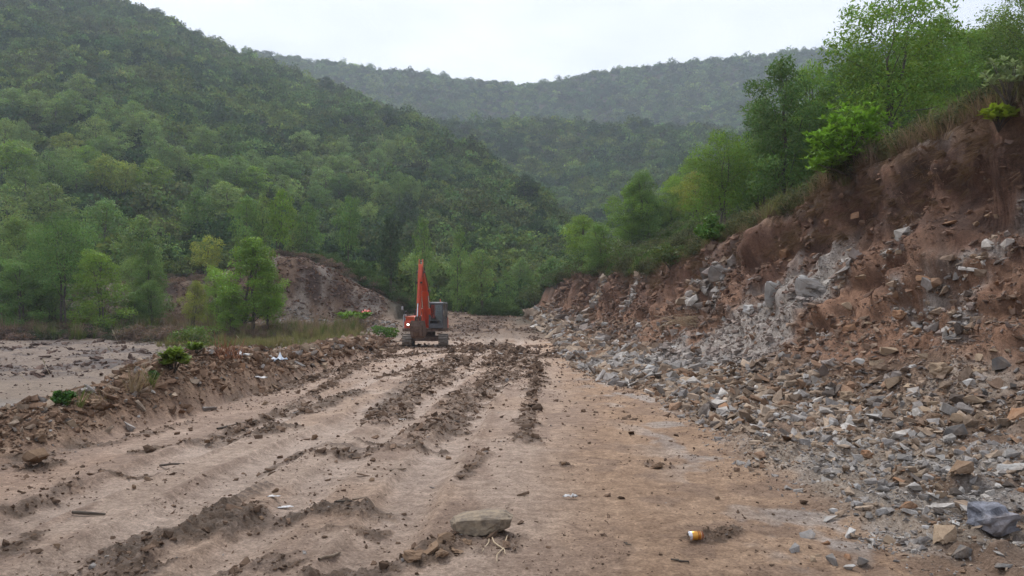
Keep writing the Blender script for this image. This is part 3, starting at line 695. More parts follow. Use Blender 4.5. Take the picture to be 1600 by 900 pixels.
def tree_variant(i, Ht, Wd, nl, lsize, style, stems=1):
    """unit: metres, base at z=0"""
    r = random.Random(900 + i); rn = np.random.default_rng(900 + i)
    tubes = []; puffs = []
    lo = {'round': .30, 'tall': .22, 'open': .38, 'bushy': .08}[style]
    npf = {'round': 26, 'tall': 28, 'open': 22, 'bushy': 26}[style]
    lean = Vector((r.uniform(-.06, .06), r.uniform(-.06, .06), 0)) * Ht
    mains = []
    for s in range(stems):
        b = Vector((r.uniform(-.12, .12) * (stems > 1) * Wd, r.uniform(-.12, .12) * (stems > 1) * Wd, -.15))
        tp = Vector((r.uniform(-.10, .10) * Wd, r.uniform(-.1, .1) * Wd, Ht * r.uniform(.82, .92))) + lean
        pth = wander(b, tp, r, .03, 8); mains.append(pth)
        r0 = .017 * Ht / math.sqrt(stems) + .02
        tubes.append((pth, [r0 * (1 - .85 * j / 7) for j in range(8)]))
    ph0 = r.random() * 6.28
    for p in range(npf):
        h = lo + (1 - lo) * ((p + .5) / npf) ** .92
        hh = (h - lo) / (1 - lo)
        if style == 'tall': prof = .55 + .45 * math.sin(PI * min(1, hh * .9 + .1)) - .35 * hh ** 3
        elif style == 'open': prof = .45 + .65 * math.sin(PI * (hh * .8 + .12)) - .2 * hh ** 2
        elif style == 'bushy': prof = .95 - .45 * hh ** 2
        else: prof = .35 + .75 * math.sin(PI * (hh * .86 + .1)) - .25 * hh ** 3
        rad = Wd * .5 * prof * r.uniform(.35, .95)
        if hh > .9: rad *= .45
        a = ph0 + p * 2.399
        c = Vector((math.cos(a) * rad, math.sin(a) * rad, Ht * h * .94 - .02 * Ht)) + lean * h
        pr = Wd * r.uniform(.15, .25) * (1 - .25 * hh); puffs.append((c, pr))
        pth = mains[p % stems]; k = min(6, max(1, int(7 * (h - .14))))
        tubes.append((wander(pth[k], c, r, .08, 4), [.006 * Ht * (1.15 - h), .0045 * Ht * (1.1 - h), .0025 * Ht, .0012 * Ht]))
    w = np.array([p[1] ** 2 for p in puffs]); w /= w.sum()
    pi = rn.choice(len(puffs), nl, p=w)
    d = rn.normal(0, 1, (nl, 3)); d /= np.linalg.norm(d, axis=1)[:, None]
    d[:, 2] = np.where(d[:, 2] < -.2, d[:, 2] * .35, d[:, 2])
    rr = rn.random(nl) ** .45 * (1 + .35 * rn.normal(0, 1, nl).clip(-1, 1.6) * .5)
    pc = np.array([tuple(p[0]) for p in puffs])[pi]; pr = np.array([p[1] for p in puffs])[pi]
    cen = pc + d * rr[:, None] * pr[:, None] * np.array([1.08, 1.08, .62])
    # sprays: pull leaves into small clusters
    sub = rn.integers(0, 60, nl); off = np.random.default_rng(i).normal(0, 1, (len(puffs) * 60, 3)); so_ = off[pi * 60 + sub]
    so_ = so_ / (np.linalg.norm(so_, axis=1)[:, None] + 1e-6)
    cl = pc + so_ * pr[:, None] * np.array([.98, .98, .58]) * (.75 + .3 * (sub % 5) / 5)[:, None] + rn.normal(0, .09, (nl, 3)) * pr[:, None] * 1.3
    use = rn.random(nl) < .6; cen[use] = cl[use]
    ptone = (.70 + .6 * np.random.default_rng(i + 5).random(len(puffs)))[pi]
    crown = leaf_mesh('crown_%02d' % i, cen, .9, lsize, 2.6, rn, GREEN, .3, .9, ptone); crown.materials.append(M_LEAF)
    trunk = join_tubes('trunk_%02d' % i, tubes, M_BARK, 6)
    return dict(trunk=trunk, crown=crown, H=Ht, W=Wd, style=style)
NEARV = [tree_variant(0, 8, 5.6, 17000, .19, 'round'), tree_variant(1, 8, 4.2, 16000, .18, 'tall', 2), tree_variant(2, 8, 6.4, 15000, .19, 'open', 2),
         tree_variant(3, 8, 4.6, 16000, .18, 'tall'), tree_variant(4, 8, 5.2, 17000, .18, 'bushy', 3), tree_variant(5, 8, 5.0, 12000, .19, 'round', 2)]
FARV = [tree_variant(20 + i, 8, [5.5, 4.4, 6.0, 5.0, 3.8, 5.6, 4.8][i], 3600, .36, ['round', 'tall', 'open', 'round', 'tall', 'bushy', 'round'][i], 1 + i % 2) for i in range(7)]

TREES = []
def put_tree(u, vtop, wpx=None, h=8., y=None, tone=(1, 1, 1), far=True, var=None, y0=12., place='', kind=None):
    t, e = ray(u, vtop)
    if y is None:
        ya = np.arange(max(y0, 12), 700, .5 if y0 < 60 else 1.)
        z, M = terrain(t * ya, ya, False)
        need = CAM_Z + e * ya - z
        if 'cut bank' in place: need = np.where(M['q'] > 1.02, need, 99)
        dd = np.abs(need - h); cr_ = np.nonzero((np.diff(np.sign(need - h)) != 0) & (dd[1:] < 3) & (dd[:-1] < 3))[0]
        y = float(ya[cr_[0]]) if len(cr_) else float(ya[np.argmin(dd)])
    x = t * y; zb = hz(x, y); hh = CAM_Z + e * y - zb
    hh = min(hh, 15)
    V = (FARV if far else NEARV); i = var if var is not None else random.choice([0, 2, 3, 5, 6, 3, 0]); v = V[i]
    s = hh / v['H']; sx = min((wpx * y / FPX) / (v['W'] * .80), s * 1.45)
    if hh < 2.6: return None
    o = empty('tree', (x, y, zb - .05), random.uniform(0, 6.28), (sx, sx, s))
    tr = link('trunk', v['trunk'], None, o); c = link('crown', v['crown'], None, o)
    c.color = (*tone, 1)
    TREES.append(dict(o=o, u=u, v=vtop, tone=tone, style=v['style'], place=place, h=hh, y=y, w=wpx or 40, kind=kind))
    return o
def T(a, b=None, c=None):
    k = random.uniform(.88, 1.12); return (a[0] * k * random.uniform(.93, 1.07), a[1] * k, a[2] * k)
PALE = (2.35, 2.25, 1.75); YEL = (3.1, 2.4, 1.2); MID = (1.6, 1.8, 1.2); DARK = (.5, .6, .75); BRIGHT = (2.25, 2.35, .9); GREYG = (2.0, 1.7, 1.9)
# trees standing on the flat behind the mud, their feet in view
flatland = 'on the grass behind the mud flat'
for u, vt, w, yv, tn, va in ((105, 328, 92, 58, MID, 2), (160, 384, 78, 56, BRIGHT, 4), (20, 330, 80, 63, PALE, 0), (395, 361, 84, 54, BRIGHT, 1), (240, 372, 50, 61, MID, 3), (236, 432, 44, 58, MID, 5),
                         (60, 372, 70, 60, MID, 5), (305, 432, 34, 57, YEL, 5), (5, 395, 60, 58, MID, 4), (420, 400, 46, 55.5, BRIGHT, 5), (215, 395, 50, 64, PALE, 2), (365, 440, 46, 53.2, BRIGHT, 4), (35, 400, 70, 57, MID, 4), (340, 410, 44, 60, BRIGHT, 4), (85, 420, 60, 61, MID, 4), (205, 450, 50, 58, MID, 4)):
    put_tree(u, vt, w, y=yv, tone=T(tn), far=False, var=va, place=flatland)
low = 'low on the left hill'; mid_ = 'halfway up the left hill'; knoll = 'on the dry knoll above the red scar'; valley = 'at the valley bottom behind the excavator'; cen = 'in the dark wood mid valley'
for u, vt, w, tn, pl in [
 (40, 255, 50, MID, low), (10, 300, 60, PALE, low), (30, 215, 44, PALE, low), (75, 232, 44, MID, low), (325, 262, 40, MID, low), (150, 178, 40, PALE, mid_), (185, 200, 40, PALE, low), (250, 215, 36, PALE, mid_), (280, 225, 34, PALE, mid_), (395, 232, 34, PALE, low), (440, 270, 36, PALE, low), (500, 285, 34, MID, low), (545, 300, 34, MID, low), (610, 330, 34, DARK, cen), (660, 330, 34, MID, cen), (720, 350, 34, MID, cen), (545, 240, 30, PALE, low), (600, 280, 30, PALE, low),
 (125, 112, 40, PALE, mid_), (112, 140, 46, PALE, mid_), (165, 150, 36, PALE, mid_), (210, 155, 38, PALE, mid_), (220, 172, 54, PALE, mid_), (238, 186, 30, PALE, mid_), (60, 138, 46, PALE, mid_), (20, 135, 50, PALE, mid_), (85, 150, 40, PALE, mid_),
 (8, 180, 36, PALE, mid_), (34, 186, 28, PALE, mid_), (108, 206, 44, YEL, low), (160, 212, 46, MID, low), (140, 226, 44, BRIGHT, low), (98, 226, 40, PALE, low), (160, 240, 52, YEL, low), (196, 250, 40, YEL, low), (238, 246, 56, BRIGHT, low), (122, 244, 44, MID, low),
 (315, 196, 58, PALE, mid_), (12, 218, 88, BRIGHT, low), (86, 284, 66, PALE, low), (165, 306, 58, MID, low), (226, 330, 56, PALE, low), 
 (335, 238, 62, BRIGHT, low), (372, 242, 56, MID, low), (398, 256, 46, BRIGHT, low), (348, 279, 56, PALE, knoll), (305, 292, 44, MID, knoll), (413, 296, 30, PALE, knoll), (437, 292, 40, BRIGHT, knoll),
 (430, 240, 36, PALE, low), (476, 234, 44, PALE, low), (474, 201, 36, PALE, mid_), (504, 256, 38, PALE, low), (538, 211, 28, PALE, mid_), (532, 268, 50, MID, low), (566, 266, 36, PALE, low), (574, 312, 28, PALE, low), (455, 250, 44, MID, low),
 (520, 242, 34, PALE, low), (690, 246, 32, MID, cen), (645, 272, 28, PALE, cen), (625, 264, 28, MID, cen), (590, 230, 28, PALE, cen), (640, 300, 34, DARK, cen), (822, 270, 36, DARK, cen),
 (606, 216, 26, PALE, cen), (385, 300, 40, MID, knoll), (480, 310, 34, MID, knoll), (460, 322, 30, PALE, knoll),
 (672, 388, 62, PALE, valley), (644, 394, 34, PALE, valley), (751, 386, 46, PALE, valley), (815, 398, 32, PALE, valley), (712, 430, 30, MID, valley), (790, 420, 30, MID, valley), (600, 420, 36, DARK, valley),
 (860, 400, 44, MID, valley), (510, 118, 26, DARK, mid_), (604, 166, 34, DARK, mid_), (245, 56, 18, DARK, 'near the skyline of the left hill'), (362, 76, 12, DARK, 'on the skyline of the left hill'), (345, 74, 10, DARK, 'on the skyline of the left hill'),
 (1026, 176, 14, DARK, 'on the middle ridge'), (1010, 184, 24, DARK, 'on the middle ridge'), (990, 188, 22, DARK, 'on the middle ridge'), (1046, 190, 24, DARK, 'on the middle ridge')]:
    hgt = 8.5 if pl in (low, knoll) else 9.5
    if 'skyline' in pl: hgt = 6
    if pl is valley: hgt = 7.5
    put_tree(u, vt, w, h=hgt * random.uniform(.88, 1.12), tone=T(tn), far=True, y0=72, place=pl)
put_tree(322, 364, 40, y=76, tone=T(YEL), far=True, var=2, place=knoll)
edge = 'along the top of the cut bank'; rs = 'above the cut bank'
for u, vt, w, tn, pl, va, h in [
 (884, 306, 56, MID, edge, 2, 7), (962, 265, 96, BRIGHT, edge, 0, 8), (912, 330, 60, BRIGHT, edge, 5, 6), (1004, 262, 60, MID, rs, 4, 8), (1046, 268, 60, BRIGHT, rs, 3, 8), (1014, 300, 60, MID, edge, 1, 6.5), (1060, 300, 66, MID, edge, 4, 6.5),
 (1125, 196, 92, BRIGHT, edge, 2, 7.5), (1088, 262, 60, YEL, edge, 5, 6), (1165, 220, 76, MID, edge, 4, 7), (1220, 80, 110, MID, rs, 3, 9.5), (1190, 140, 76, MID, rs, 1, 9), (1262, 92, 90, BRIGHT, rs, 4, 9), (1225, 190, 110, MID, rs, 4, 7),
 (1300, 96, 90, MID, rs, 5, 8.5), (1290, 150, 110, BRIGHT, edge, 4, 6.5), (1382, -14, 190, BRIGHT, rs, 2, 8.5), (1350, 60, 110, MID, rs, 1, 8), (1445, 50, 130, BRIGHT, rs, 4, 8), (1420, 120, 120, MID, rs, 4, 6), (1500, 66, 120, MID, rs, 3, 7.5), (1470, 10, 70, BRIGHT, rs, 0, 9),
 (1560, 26, 130, BRIGHT, rs, 0, 8), (1600, -30, 130, BRIGHT, rs, 2, 9), (1545, 110, 120, YEL, rs, 4, 5), (1620, 80, 110, MID, rs, 4, 5), (1490, 130, 100, YEL, rs, 5, 4.5), (1670, 10, 120, MID, rs, 3, 8), (1240, 240, 90, MID, edge, 4, 4.5), (1130, 290, 60, BRIGHT, edge, 4, 4),
 (985, 330, 70, BRIGHT, edge, 4, 5), (935, 290, 60, BRIGHT, edge, 0, 7), (985, 280, 60, BRIGHT, edge, 0, 7.5), (1085, 240, 60, BRIGHT, rs, 0, 8), (1110, 250, 66, BRIGHT, edge, 5, 6.5), (1150, 250, 70, MID, edge, 0, 5.5), (1205, 210, 80, BRIGHT, edge, 4, 6), (1250, 170, 90, BRIGHT, edge, 0, 6.5), (1330, 100, 110, BRIGHT, rs, 4, 7.5), (1400, 90, 110, BRIGHT, rs, 4, 6.5), (1520, 30, 110, BRIGHT, rs, 4, 8), (1580, 70, 120, BRIGHT, rs, 4, 6), (1035, 335, 60, MID, edge, 5, 4.5), (940, 345, 60, MID, edge, 4, 4.5), (895, 365, 60, BRIGHT, edge, 4, 4.2), (1190, 262, 66, MID, edge, 1, 5)]:
    put_tree(u, vt, w, h=h, tone=T(tuple(k_ * (.84 if u > 1100 else 1) for k_ in tn) if tn is not MID else tn), far=False, var=va, y0=17, place=pl)
# ------------------------------------------------------------------ uncountable vegetation
def bush_mesh(name, i, nl, lsize, hgt=.8, asp=1.6, base=GREEN, up=.8):
    rn = np.random.default_rng(1500 + i)
    k = 9; pc = rn.uniform(-.30, .30, (k, 3)); pc[:, 2] = rn.uniform(.12, .66, k) * hgt; pr = rn.uniform(.16, .30, k)
    pi = rn.integers(0, k, nl); d = rn.normal(0, 1, (nl, 3)); d /= np.linalg.norm(d, axis=1)[:, None]; d[:, 2] = np.abs(d[:, 2]) * 1.1 - .25
    cenl = pc[pi] + d * (pr[pi] * rn.uniform(.65, 1.15, nl))[:, None]; cenl[:, 2] = np.maximum(cenl[:, 2], -.05)
    me = leaf_mesh(name, cenl, up, lsize, asp, rn, base, .38, 1.0, (.75 + .5 * rn.random(k))[pi]); return me
woodm = [bush_mesh('wood_%d' % i, i, 400, .13, [.75, .95, .65, 1.1][i % 4]) for i in range(8)]
for m_ in woodm: m_.materials.append(M_LEAFI)
def sample_wood(n, y0, y1, s0, s1):
    y = rng.uniform(y0, y1, n); s = s0 + s1 * y; w = y / s ** 2; keep = rng.random(n) < w / w.max()
    y = y[keep]; return rng.uniform(-.84, .84, len(y)) * y, y, s[keep[:len(s)]] if False else s0 + s1 * y
GA, GB, GC, GD = np.array([.60, .75, .72]), np.array([1.3, 1.36, 1.08]), np.array([2.1, 1.8, 1.2]), np.array([1.2, .85, 1.15])
def wood_tint(x, y, n, lo=0.):
    f = fbm(x / 26, y / 34, 3, 201) + .16 * rng.normal(0, 1, n); g = fbm(x / 11, y / 16, 3, 202) + .10 * rng.normal(0, 1, n)
    t = GA[None] * (1 - ss(.42, .56, f))[:, None] + GB[None] * ss(.42, .56, f)[:, None]
    a = (ss(.56, .66, g) * .7)[:, None]; t = t * (1 - a) + GC[None] * a
    b = (ss(.60, .68, fbm(x / 17 + 9, y / 22, 3, 203) + .08 * rng.normal(0, 1, n)) * .6)[:, None]; t = t * (1 - b) + GD[None] * b
    return t * np.exp(rng.normal(0, .28, n)).clip(.5, 2)[:, None]
for nm, n, y0, y1, s0, s1, lab in (('forest', 48000, 88, 470, 2.1, .0082, 'dense dark green wood and scrub covering the hillsides'), ('far_forest', 30000, 540, 840, 5.2, .002, 'hazy bluish green wood on the far ridge')):
    x, y, s = sample_wood(n, y0, y1, s0, s1); z, M = terrain(x, y, False)
    ok = ~((y < 104) & (M['q'] > 0) & (M['q'] < 1.03)) & ~((y < 100) & (np.abs(x + 3) < 7) & (y < 92))
    ok &= ~((y < 118) & (x < -14) & (rng.random(len(x)) < .45))
    x, y, s, z = x[ok], y[ok], s[ok], z[ok]; n = len(x)
    s = s * np.exp(rng.normal(0, .32, n)).clip(.5, 2.1); sc3 = np.stack([s, s, s * rng.uniform(.75, 1.25, n)], -1)
    gn_scatter(nm, np.stack([x, y, z - .12 * s], -1), np.stack([rng.uniform(-.12, .12, n), rng.uniform(-.12, .12, n), rng.uniform(0, 6.28, n)], -1), sc3, rng.integers(0, 8, n), wood_tint(x, y, n), woodm, M_LEAFI, lab)

finem = [bush_mesh('scrub_%d' % i, 40 + i, 620, .085, [.75, .95, .6, .8][i % 4], 2.4) for i in range(5)]
for m_ in finem: m_.materials.append(M_LEAFI)
def scrub(name, x, y, s, tint, lab, src=None, hs=(.7, 1.2), sink=.1):
    z, M = terrain(x, y, False); n = len(x)
    gn_scatter(name, np.stack([x, y, z - sink * s], -1), np.stack([rng.uniform(-.15, .15, n), rng.uniform(-.15, .15, n), rng.uniform(0, 6.28, n)], -1),
               np.stack([s, s, s * rng.uniform(*hs, n)], -1), rng.integers(0, len(src or finem), n), tint, src or finem, M_LEAFI, lab)
# undergrowth of the left slope
n = 6500; y = 49 + 76 * rng.random(n) ** 1.15; x = rng.uniform(-.86, -.10, n) * y
z, M = terrain(x, y, False)
ok = (M['scar'] < .3) & ~((y < 71) & (y > 60) & (x > -26.5)) & (y > 49.5 + 3 * vn(x / 3, x * 0, 214) + (x > -16) * 24) & ~((x > -9) & (y < 80))
ok &= rng.random(n) < np.where(y < 62, 1.0, np.where(fbm(x / 7, y / 9, 3, 211) > .5, .45, 1))
x, y = x[ok], y[ok]; n = len(x); dry = ss(.42, .58, fbm(x / 8 + 3, y / 10, 3, 212) + .08 * rng.normal(0, 1, n) + .16 * ((x > -36) & (x < -14) & (y > 68) & (y < 100)))[:, None]
ti = (np.array([.7, .75, .8]) * (1 - dry) + np.array([2.3, 1.05, 2.3]) * dry) * rng.uniform(.7, 1.25, n)[:, None]
scrub('undergrowth', x, y, rng.uniform(.9, 2.1, n), ti, 'low scrub and dry undergrowth below the hillside trees', hs=(.5, .9))
# scrub at the end of the valley road and over the right slope
n = 1500; y = rng.uniform(76, 98, n); x = rng.uniform(-22, 12, n); z, M = terrain(x, y, False)
ok = ((M['q'] < -.1) | (M['q'] > 1.0)) & ((np.abs(x + 7) > 3) | (y > 88)); x, y = x[ok], y[ok]; n = len(x)
scrub('valley_scrub', x, y, rng.uniform(1.0, 2.4, n), np.array([.9, .95, .85]) * rng.uniform(.6, 1.3, n)[:, None], 'green scrub closing the valley behind the dirt road')
n = 9000; y = np.exp(rng.uniform(math.log(11), math.log(100), n)); x = top_x(y) + .2 + rng.random(n) ** 1.5 * 26; z, M = terrain(x, y, False)
ok = (M['q'] > 1.0) & (x / y < .9); x, y = x[ok], y[ok]; n = len(x); dr = ss(.5, .62, fbm(x / 3, y / 5, 3, 215) + .35 * np.exp(-(x - top_x(y)) / 1.3) + .06 * rng.normal(0, 1, n))[:, None]
ti = (np.array([1.15, 1.25, .85]) * (1 - dr) + np.array([1.3, .95, 1.3]) * dr) * rng.uniform(.65, 1.3, n)[:, None]
scrub('slope_scrub', x, y, (.35 + .012 * y) * rng.uniform(.8, 1.9, n), ti, 'tangled scrub covering the right slope above the bank edge')

# ---- blades and dry stalks
def tuft_mesh(name, i, nb, h, spread, width, base, droop=.5, tip=None):
    rn = np.random.default_rng(2500 + i); V = []; F = []; Cc = []
    for b in range(nb):
        a = rn.uniform(0, 6.28); r0 = spread * .25 * rn.random(); d = np.array([math.cos(a), math.sin(a), 0]); hh = h * rn.uniform(.5, 1.15); lean = rn.uniform(.1, .75) * spread
        side = np.array([-d[1], d[0], 0]) * width * .5; c = np.array(base) * rn.uniform(.65, 1.3)
        o = len(V)
        for k, tk in enumerate((0, .4, .75, 1.0)):
            p = d * (r0 + lean * tk ** 1.6) + np.array([0, 0, hh * (tk - droop * .5 * tk ** 3 * lean / max(spread, .01))]); w = side * (1 - .85 * tk)
            V += [p - w, p + w]; cc = c * (1 if tip is None or tk < .9 else 1.4); Cc += [cc, cc]
        F += [(o + 2 * k, o + 2 * k + 1, o + 2 * k + 3, o + 2 * k + 2) for k in range(3)]
    me = np_mesh(name, V, F, np.array(Cc)); return me
grassm = [tuft_mesh('grass_%d' % i, i, 34, [.6, .8, .45][i % 3], .42, .022, (.12, .155, .05)) for i in range(4)]
drym = [tuft_mesh('stalk_%d' % i, 10 + i, 30, [.6, .45, .8][i % 3], .7, .016, (.26, .205, .15), .9) for i in range(4)]
for m_ in grassm + drym: m_.materials.append(M_LEAFI)
def tufts(name, x, y, s, tint, lab, src, rot=None, z=None, hs=(.7, 1.3)):
    n = len(x)
    if z is None: z = terrain(x, y, True)[0]
    rt = np.stack([rng.uniform(-.25, .25, n), rng.uniform(-.25, .25, n), rng.uniform(0, 6.28, n)], -1) if rot is None else rot
    gn_scatter(name, np.stack([x, y, z - .03], -1), rt, np.stack([s, s, s * rng.uniform(*hs, n)], -1), rng.integers(0, len(src), n), tint, src, M_LEAFI, lab)
n = 1900; y = rng.uniform(41, 57, n); x = berm_x(y) - 1.4 - rng.random(n) ** 1.2 * 13 * ss(40, 47, y); ok = (fbm(x / 2, y / 2.5, 3, 221) > .42); x, y = x[ok], y[ok]; n = len(x)
dr = rng.random(n)[:, None] ** .6; tufts('grass', x, y, rng.uniform(.35, 1.15, n), np.array([1.1, 1.05, .9]) * (1 - dr) + np.array([2.2, 1.4, 2.2]) * dr, 'tall green and straw coloured grass beside the berm', grassm)
n = 2400; x = rng.uniform(-44, -12, n); y = 51 + rng.random(n) ** .9 * 10 + 1.8 * (vn(x / 2.5, x * 0, 222)); ok = fbm(x / 1.6, y / 1.6, 3, 223) > .45; x, y = x[ok], y[ok]; n = len(x)
dr = ss(.3, .55, fbm(x / 2, y / 2, 3, 224) + .14 * rng.normal(0, 1, n))[:, None]; tufts('marsh_grass', x, y, rng.uniform(.4, 1.9, n) * (.6 + .9 * fbm(x / 1.5, y / 1.5, 2, 225)), np.array([1.0, .95, .85]) * (1 - dr) + np.array([1.9, 1.05, 2.3]) * dr, 'grass and weeds along the far edge of the mud flat', grassm)
n = 5200; y = np.exp(rng.uniform(math.log(11), math.log(90), n)); z_, M_ = terrain(top_x(y), y, False)
x = top_x(y) + rng.uniform(-.5, 2.4, n) * np.clip(y / 22, .6, 1.6); z, M = terrain(x, y, True); ok = (M['q'] > .985) & (x / y < .9); x, y, z = x[ok], y[ok], z[ok]; n = len(x)
g = (rng.random(n) < .3)[:, None]; tufts('dry_brush', x, y, (.55 + .012 * y) * rng.uniform(.6, 1.3, n), np.where(g, np.array([.8, 1.0, .6]), np.array([1., .9, .9])) * rng.uniform(.6, 1.25, n)[:, None], 'dry grass and brushwood along the top edge of the bank', drym, z=z)
# roots and stalks hanging over the lip
n = 1500; y = np.exp(rng.uniform(math.log(12), math.log(75), n)); x = top_x(y) + rng.uniform(-.9, .2, n); z, M = terrain(x, y, True); ok = (M['q'] > .90) & (M['q'] < 1.01); x, y, z = x[ok], y[ok], z[ok]; n = len(x)
tufts('hanging_roots', x, y, (.4 + .008 * y) * rng.uniform(.5, 1.2, n), np.array([.62, .5, .45]) * rng.uniform(.6, 1.3, n)[:, None], 'thin roots and dead stalks hanging over the lip of the bank', drym,
      rot=np.stack([rng.uniform(-.5, .5, n), -PI / 2 - rng.uniform(.2, .9, n), rng.uniform(-.5, .5, n)], -1), z=z + .05)
n = 500; x = rng.uniform(-30, -12, n); y = rng.uniform(60, 70, n); tufts('scar_grass', x, y, rng.uniform(.5, 1.0, n), np.array([1.1, .95, 1.0]) * rng.uniform(.7, 1.2, n)[:, None], 'sparse dry grass below the red scar', drym)
# ------------------------------------------------------------------ solid modelling helper
class MB:
    def __init__(s): s.bm = bmesh.new()
    def box(s, c, d, rot=(0, 0, 0), bev=0., taper=None):
        m = Matrix.LocRotScale(Vector(c), Euler(rot), Vector(d))
        r = bmesh.ops.create_cube(s.bm, size=1, matrix=Matrix())
        if taper:
            for v in r['verts']:
                if v.co.z > 0: v.co.x *= taper[0]; v.co.y *= taper[1]
        bmesh.ops.transform(s.bm, matrix=m, verts=r['verts'])
        if bev: bmesh.ops.bevel(s.bm, geom=list({e for v in r['verts'] for e in v.link_edges}), offset=bev, segments=2, affect='EDGES', profile=.5)
        return s
    def cyl(s, a, b, r, n=14, r2=None):
        a = Vector(a); b = Vector(b); d = b - a
        m = Matrix.Translation((a + b) / 2) @ d.to_track_quat('Z', 'Y').to_matrix().to_4x4()
        bmesh.ops.create_cone(s.bm, cap_ends=True, segments=n, radius1=r, radius2=r if r2 is None else r2, depth=d.length, matrix=m); return s
    def prism(s, pts, x0, x1, bev=0.):
        """profile in the y-z plane drawn out along x"""
        A = [s.bm.verts.new((x0, p[0], p[1])) for p in pts]; B = [s.bm.verts.new((x1, p[0], p[1])) for p in pts]; n = len(pts)
        f = [s.bm.faces.new(A), s.bm.faces.new(B[::-1])] + [s.bm.faces.new((A[i], B[i], B[(i + 1) % n], A[(i + 1) % n])) for i in range(n)]
        bmesh.ops.recalc_face_normals(s.bm, faces=f)
        if bev: bmesh.ops.bevel(s.bm, geom=list({e for x in f for e in x.edges}), offset=bev, segments=2, affect='EDGES', profile=.5)
        return s
    def tube(s, path, r, n=8):
        for a, b in zip(path[:-1], path[1:]): s.cyl(a, b, r, n)
        return s
    def build(s, name, m, parent=None, smooth=False, loc=None, rot=None):
        me = bpy.data.meshes.new(name); s.bm.to_mesh(me); s.bm.free(); me.materials.append(m)
        if smooth:
            for p in me.polygons: p.use_smooth = len(p.vertices) == 4 and p.area < .05
        return link(name, me, None, parent, loc, rot)

M_ORANGE = plain('orange_paint', (.56, .062, .018), (.44, .055, .02), 3, .42, 0, .12, .5)
M_ORANGE2 = plain('faded_orange_paint', (.70, .20, .09), (.58, .13, .05), 3, .5, 0, .12, .5)
M_GREYP = plain('grey_paint', (.085, .088, .095), (.05, .05, .055), 4, .5, 0, .1)
M_STEEL = plain('dirty_steel', (.115, .10, .085), (.20, .165, .13), 7, .7, .2, .4)
M_RUST = plain('rusty_steel', (.075, .042, .03), (.16, .105, .075), 5, .75, .2, .4)
M_BLACK = plain('black_rubber', (.022, .022, .022), (.045, .04, .036), 8, .7)
M_CHROME = plain('chrome_rod', (.6, .6, .6), (.45, .45, .45), 6, .2, 1., .02)
M_BLUE = plain('blue_cloth', (.09, .13, .22), (.06, .09, .16), 9, .9); M_SKIN = plain('skin', (.35, .2, .13), (.3, .17, .11), 9, .6); M_HAIR = plain('hair', (.02, .018, .016), (.03, .025, .02), 20, .6)
M_LGREY = plain('light_grey_paint', (.42, .43, .45), (.3, .3, .31), 5, .45)
def glass():
    m, n, p = mat('glass'); tr = nd(n, 'ShaderNodeBsdfTransparent'); tr.inputs[0].default_value = (.42, .47, .52, 1)
    gl = nd(n, 'ShaderNodeBsdfGlossy'); gl.inputs['Roughness'].default_value = .06; gl.inputs['Color'].default_value = (.9, .95, 1, 1); lw = nd(n, 'ShaderNodeLayerWeight'); lw.inputs[0].default_value = .35
    ms = nd(n, 'ShaderNodeMixShader'); n.links.new(rampf(n, lw.outputs['Fresnel'], 0, 1, .22, .9), ms.inputs[0]); n.links.new(tr.outputs[0], ms.inputs[1]); n.links.new(gl.outputs[0], ms.inputs[2])
    n.links.new(ms.outputs[0], n.nodes['Material Output'].inputs['Surface']); return m
M_GLASS = glass()
m_, n_, p_ = mat('lamp_light'); p_.inputs['Emission Color'].default_value = (1, .86, .62, 1); p_.inputs['Emission Strength'].default_value = 7; M_LAMP = m_

# ------------------------------------------------------------------ the excavator (front towards -y, metres)
EX_X, EX_Y = -5.62, 48.9
ex = empty('excavator', (EX_X, EX_Y, hz(EX_X, EX_Y - 1) + .02), R(-5))
tag(ex, 'orange crawler excavator with grey cab, raised arm and lit work lamp on the dirt road', 'excavator')
def track(sx):
    root = MB().prism([(-1.75, .42), (-1.45, .72), (1.45, .72), (1.75, .42), (1.45, .16), (-1.45, .16)], sx * 1.18 - .17, sx * 1.18 + .17, .02).build('crawler_track', M_STEEL, ex)
    b = MB(); r_ = .36; L_ = 1.62; per = 4 * L_ + 2 * PI * r_; N = 46
    for k in range(N):
        s_ = per * k / N
        if s_ < 2 * L_: p = (-L_ + s_, .41 + r_); a = 0
        elif s_ < 2 * L_ + PI * r_: w = (s_ - 2 * L_) / r_; p = (L_ + math.sin(w) * r_, .41 + math.cos(w) * r_); a = -w
        elif s_ < 4 * L_ + PI * r_: p = (L_ - (s_ - 2 * L_ - PI * r_), .41 - r_); a = PI
        else: w = (s_ - 4 * L_ - PI * r_) / r_; p = (-L_ - math.sin(w) * r_, .41 - math.cos(w) * r_); a = PI - w
        b.box((sx * 1.18, p[0], p[1]), (.60, .172, .028), (a, 0, 0)); b.box((sx * 1.18, p[0] - .05 * math.cos(a), p[1] - .05 * math.sin(a)), (.60, .022, .075), (a, 0, 0))
    b.build('track_belt', M_STEEL, root)
    MB().cyl((sx * 1.18 - .1, -1.62, .41), (sx * 1.18 + .1, -1.62, .41), .3, 20).build('idler_wheel', M_RUST, root)
    MB().cyl((sx * 1.18 - .1, 1.62, .41), (sx * 1.18 + .1, 1.62, .41), .3, 20).build('drive_sprocket', M_RUST, root)
    r0 = MB().cyl((sx * 1.18 - .16, -1.1, .17), (sx * 1.18 + .16, -1.1, .17), .1, 14).build('roller', M_RUST, root)
    for k in range(1, 6):
        r1 = r0.copy(); C.objects.link(r1); r1.parent = root; r1.location = (0, k * .44, 0)
track(-1); track(1)
